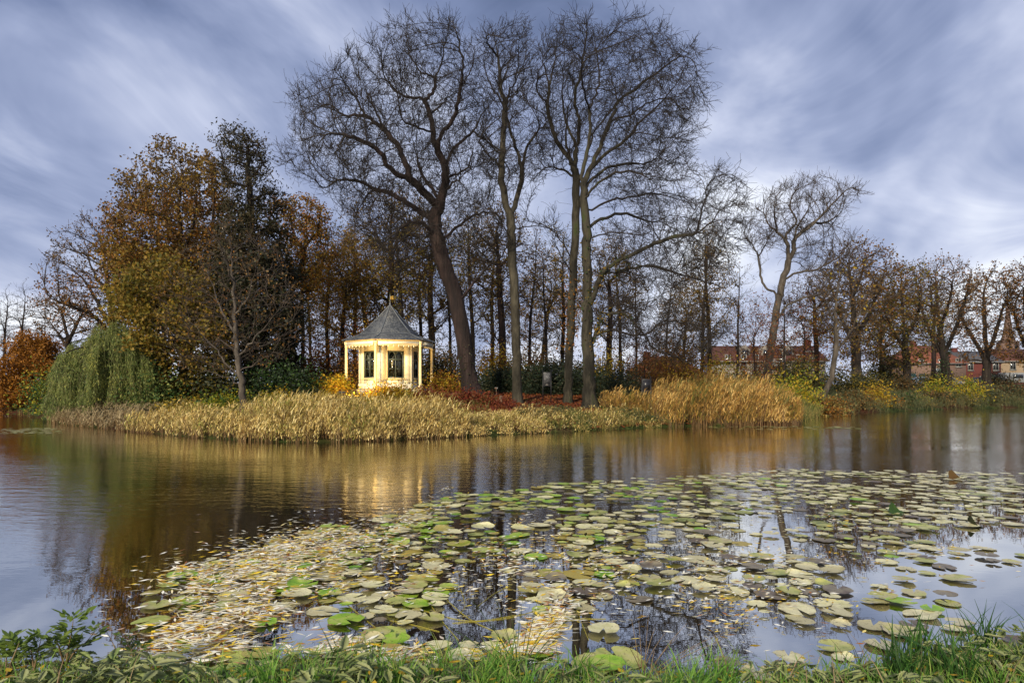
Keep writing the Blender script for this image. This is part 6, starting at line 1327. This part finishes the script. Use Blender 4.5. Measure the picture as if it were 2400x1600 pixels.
def near_leaves(name, label, n, x0, x1, y0, y1, mat, L, hmax, shape=.55, cat='plants'):
    """toothed leaves, each a small bent plate"""
    x = rng.uniform(x0, x1, n); y = rng.uniform(y0, y1, n); z = gz(x, y); k = z > .03; x, y, z = x[k], y[k], z[k]; n = len(x); az = rng.uniform(0, 6.28, n); u = np.stack([np.cos(az), np.sin(az), rng.normal(-.25, .25, n)], 1); u = unit(u); w = unit(np.cross(u, np.array([0,0,1.]) + rng.normal(0, .25, (n, 3)))); nn = np.cross(w, u)
    l = (rng.uniform(.6, 1.3, n) * L)[:, None]; C = np.stack([x, y, z + hmax * rng.random(n) * (.5 + .5*np.sin(x*5 + 2*np.sin(y*7)))**.7], 1); V = []
    prof = [(0,0),(.08,.24),(.16,.20),(.24,.36),(.34,.30),(.44,.37),(.54,.27),(.64,.28),(.76,.16),(.84,.12),(1,0)]
    for t, h in prof: V.append(C + u*l*t + nn*l*(.10*t*t*-1 - .0))
    for s in (-1, 1):
        for t, h in prof[1:-1]: V.append(C + u*l*t + s*w*l*h*shape*1.2 + nn*l*(-.10*t*t + .10*h))
    V = np.stack(V, 1); m = V.shape[1]; P_ = len(prof); q3, q4 = [], []; b = np.arange(n)*m
    for si in range(2):
        o = P_ + si*(P_-2)
        for k2 in range(P_-3): q4.append(np.stack([b+k2+1, b+k2+2, b+o+k2+1, b+o+k2], 1))
        q3.append(np.stack([b, b+1, b+o], 1)); q3.append(np.stack([b+P_-2, b+P_-1, b+o+P_-3], 1))
    return tag(mk(name, V.reshape(-1, 3), [np.concatenate(q3), np.concatenate(q4)], mat), label, cat, kind='stuff')
near_leaves('nettles', 'grey-green nettle leaves carpeting the left of the near bank', 3600, -3.4, -.7, 2.95, 4.02, M['nettle'], .09, .20)
near_leaves('nettles', 'grey-green nettle leaves in the middle of the near bank', 1700, -.9, 1.7, 2.95, 4.0, M['nettle'], .08, .15)
near_leaves('nettles', 'nettle leaves under the long grass on the right of the near bank', 1500, 1.4, 3.4, 3.2, 4.52, M['nettle'], .08, .17)
def pinnate(B0, pts, r, nl, L, mat_leaf, root, stemmat):
    c = catmull(pts, 5); a = MB(); a.tube(c, list(np.linspace(r, r*.45, len(c))), 6); a.build('stem', stemmat, root, smooth=True)
    return c
def leafy_shoot(name, label, px, py, D, shoots, L, mat, stemr=.006):
    """stems with opposite leaves; shoots as photo pixels from the foot up"""
    base = W(px, py, D); base[2] = g1(base[0], D) - .02; root = empty(name, base, label, 'plant'); LV, LF, off = [], [], 0
    a = MB()
    for pts, nl in shoots:
        dd = rng.uniform(-.08, .08); c = np.array([W(q[0], q[1], D + dd*i/len(pts)) - base for i, q in enumerate(catmull(pts, 5))]); a.tube(c, list(np.linspace(stemr, stemr*.15, len(c))), 6)
        ii = np.linspace(.35, 1, nl) * (len(c)-1)
        for f in ii:
            i = min(int(f), len(c)-2); p = c[i] + (c[i+1]-c[i])*(f-i); d = unit(c[i+1]-c[i])
            for s in (-1, 1):
                pet = unit(np.array([s*.9, rng.normal(0, .5), .25]) + d*.3); q = p + pet*L*.8
                for t, sd in ((.35,-1),(.35,1),(.7,-1),(.7,1),(1,0)):
                    o = p + (q-p)*t; u = unit(pet*.8 + np.cross(pet, [0,0,1])*sd*.9 + rng.normal(0, .12, 3)); w = unit(np.cross(u, np.array([0,0,1.]) + rng.normal(0, .3, 3))); l = L*rng.uniform(.55, .85)
                    V = [o, o+u*l*.3+w*l*.2, o+u*l*.65+w*l*.17, o+u*l, o+u*l*.65-w*l*.17, o+u*l*.3-w*l*.2]; LV += V; LF += [(off,off+1,off+2,off+3),(off,off+3,off+4,off+5)]; off += 6
    a.build('stems', M['drystem'], root, smooth=True); mk('foliage', np.array(LV), np.array(LF), mat, root, smooth=False)
leafy_shoot('elder_shoot', 'tallest leafy green shoot on the left of the near bank', 155, 1550, 3.62, [([(155,1560),(160,1520),(168,1480),(172,1448)],9), ([(155,1555),(180,1520),(200,1505),(222,1480)],6), ([(150,1555),(140,1520),(132,1500)],5)],   .075, M['elder'], .007)
leafy_shoot('elder_shoot', 'leafy green shoot at the left edge of the near bank', 10, 1570, 3.5, [([(10,1585),(15,1540),(8,1500)],5), ([(15,1580),(35,1530),(45,1505)],6), ([(5,1580),(-10,1530),(-20,1510)],6)], .075, M['elder'], .006)
leafy_shoot('elder_shoot', 'small leafy shoot between the left edge and the tallest shoot', 85, 1560, 3.6, [([(80,1570),(88,1530),(98,1490)],6), ([(80,1570),(75,1535),(70,1515)],5)], .06, M['elder'], .006)
leafy_shoot('elder_shoot', 'thin leaning shoot right of the tallest shoot on the near bank', 310, 1560, 3.70, [([(300,1570),(310,1530),(290,1490)],6), ([(302,1570),(318,1530),(335,1505)],5)], .05, M['elder'], .005)
def tuft(name, label, px, py, D, stems, mat, r=.0032, cat='rush'):
    base = W(px, py, D); base[2] = g1(base[0], D) - .02; root = empty(name, base, label, cat); a = MB()
    for tx, ty in stems:
        f = W(px + rng.normal(0, 9), py + rng.uniform(0, 25), D + rng.normal(0, .04)) - base; f[2] = 0; t = W(tx, ty, D + rng.normal(0, .12)) - base; m = f*.5 + t*.5 + np.array([-(t[0]-f[0])*.18, 0, .02]); q = np.linspace(0, 1, 7)[:, None]; c = (1-q)**2*f + 2*q*(1-q)*m + q**2*t; a.tube(c, list(np.linspace(r, r*.25, 7)), 4)
    a.build('stems', mat, root, smooth=True)
tuft('rush_tuft', 'fan of thin dark green rush stems in the middle of the near bank', 1215, 1570, 3.78, [(1030,1455),(1070,1480),(1100,1400),(1150,1450),(1158,1395),(1180,1470),(1195,1420),(1215,1455),(1225,1405),(1240,1440),(1262,1400),(1275,1465),(1300,1440),(1330,1430),(1345,1440),(1355,1428),(1310,1490),(1290,1500),(1130,1500),(1250,1480)], M['rush'])
tuft('rush_tuft', 'few thin rush stems left of the middle of the near bank', 800, 1575, 3.75, [(745,1455),(760,1480),(770,1470),(812,1480),(790,1500),(775,1510),(820,1510)], M['rush'])
tuft('dry_stems', 'tangle of dry tan stems right of the middle of the near bank', 1500, 1595, 3.8, [(1480,1450),(1497,1455),(1520,1440),(1535,1470),(1590,1490),(1640,1510),(1690,1500),(1560,1480),(1660,1530),(1700,1480),(1465,1500),(1610,1460)], M['drystem'], .0035, 'dry stems')
tuft('dry_stems', 'thin dark dead twig leaning over the water near the right grass', 2010, 1590, 4.0, [(1940,1490),(1975,1470),(1990,1500),(2030,1505),(2050,1500)], M['bark_dark'], .003, 'dry stems')
tuft('dry_stems', 'broken brown stalks right of the tall left shoot', 275, 1570, 3.6, [(285,1500),(268,1510),(292,1520),(250,1480),(320,1510),(310,1530)], M['drystem'], .005, 'dry stems')
def bent_blade():
    D = 3.95; base = W(2098, 1600, D); base[2] = g1(base[0], D) - .02; c = [W(*q, D) - base for q in ((2098,1640),(2096,1580),(2093,1520),(2092,1484))]; c2 = [W(*q, D - .1*i) - base for i, q in enumerate(((2092,1484),(2120,1492),(2160,1512),(2200,1535)))]
    V, n = [], 0
    for p, w in zip(c + c2[1:], (.006,.006,.0055,.005,.011,.008,.001)): V += [p + np.array([-w,-.002,0]), p + np.array([w,.002,.004 if w > .008 else 0])]
    o = mk('bent_reed_blade', np.array(V), np.array([(2*i,2*i+1,2*i+3,2*i+2) for i in range(6)]), M['grass_dark'], None, loc=base); tag(o, 'single tall grass blade snapped over at its top, right of the middle', 'grass blade')
bent_blade()
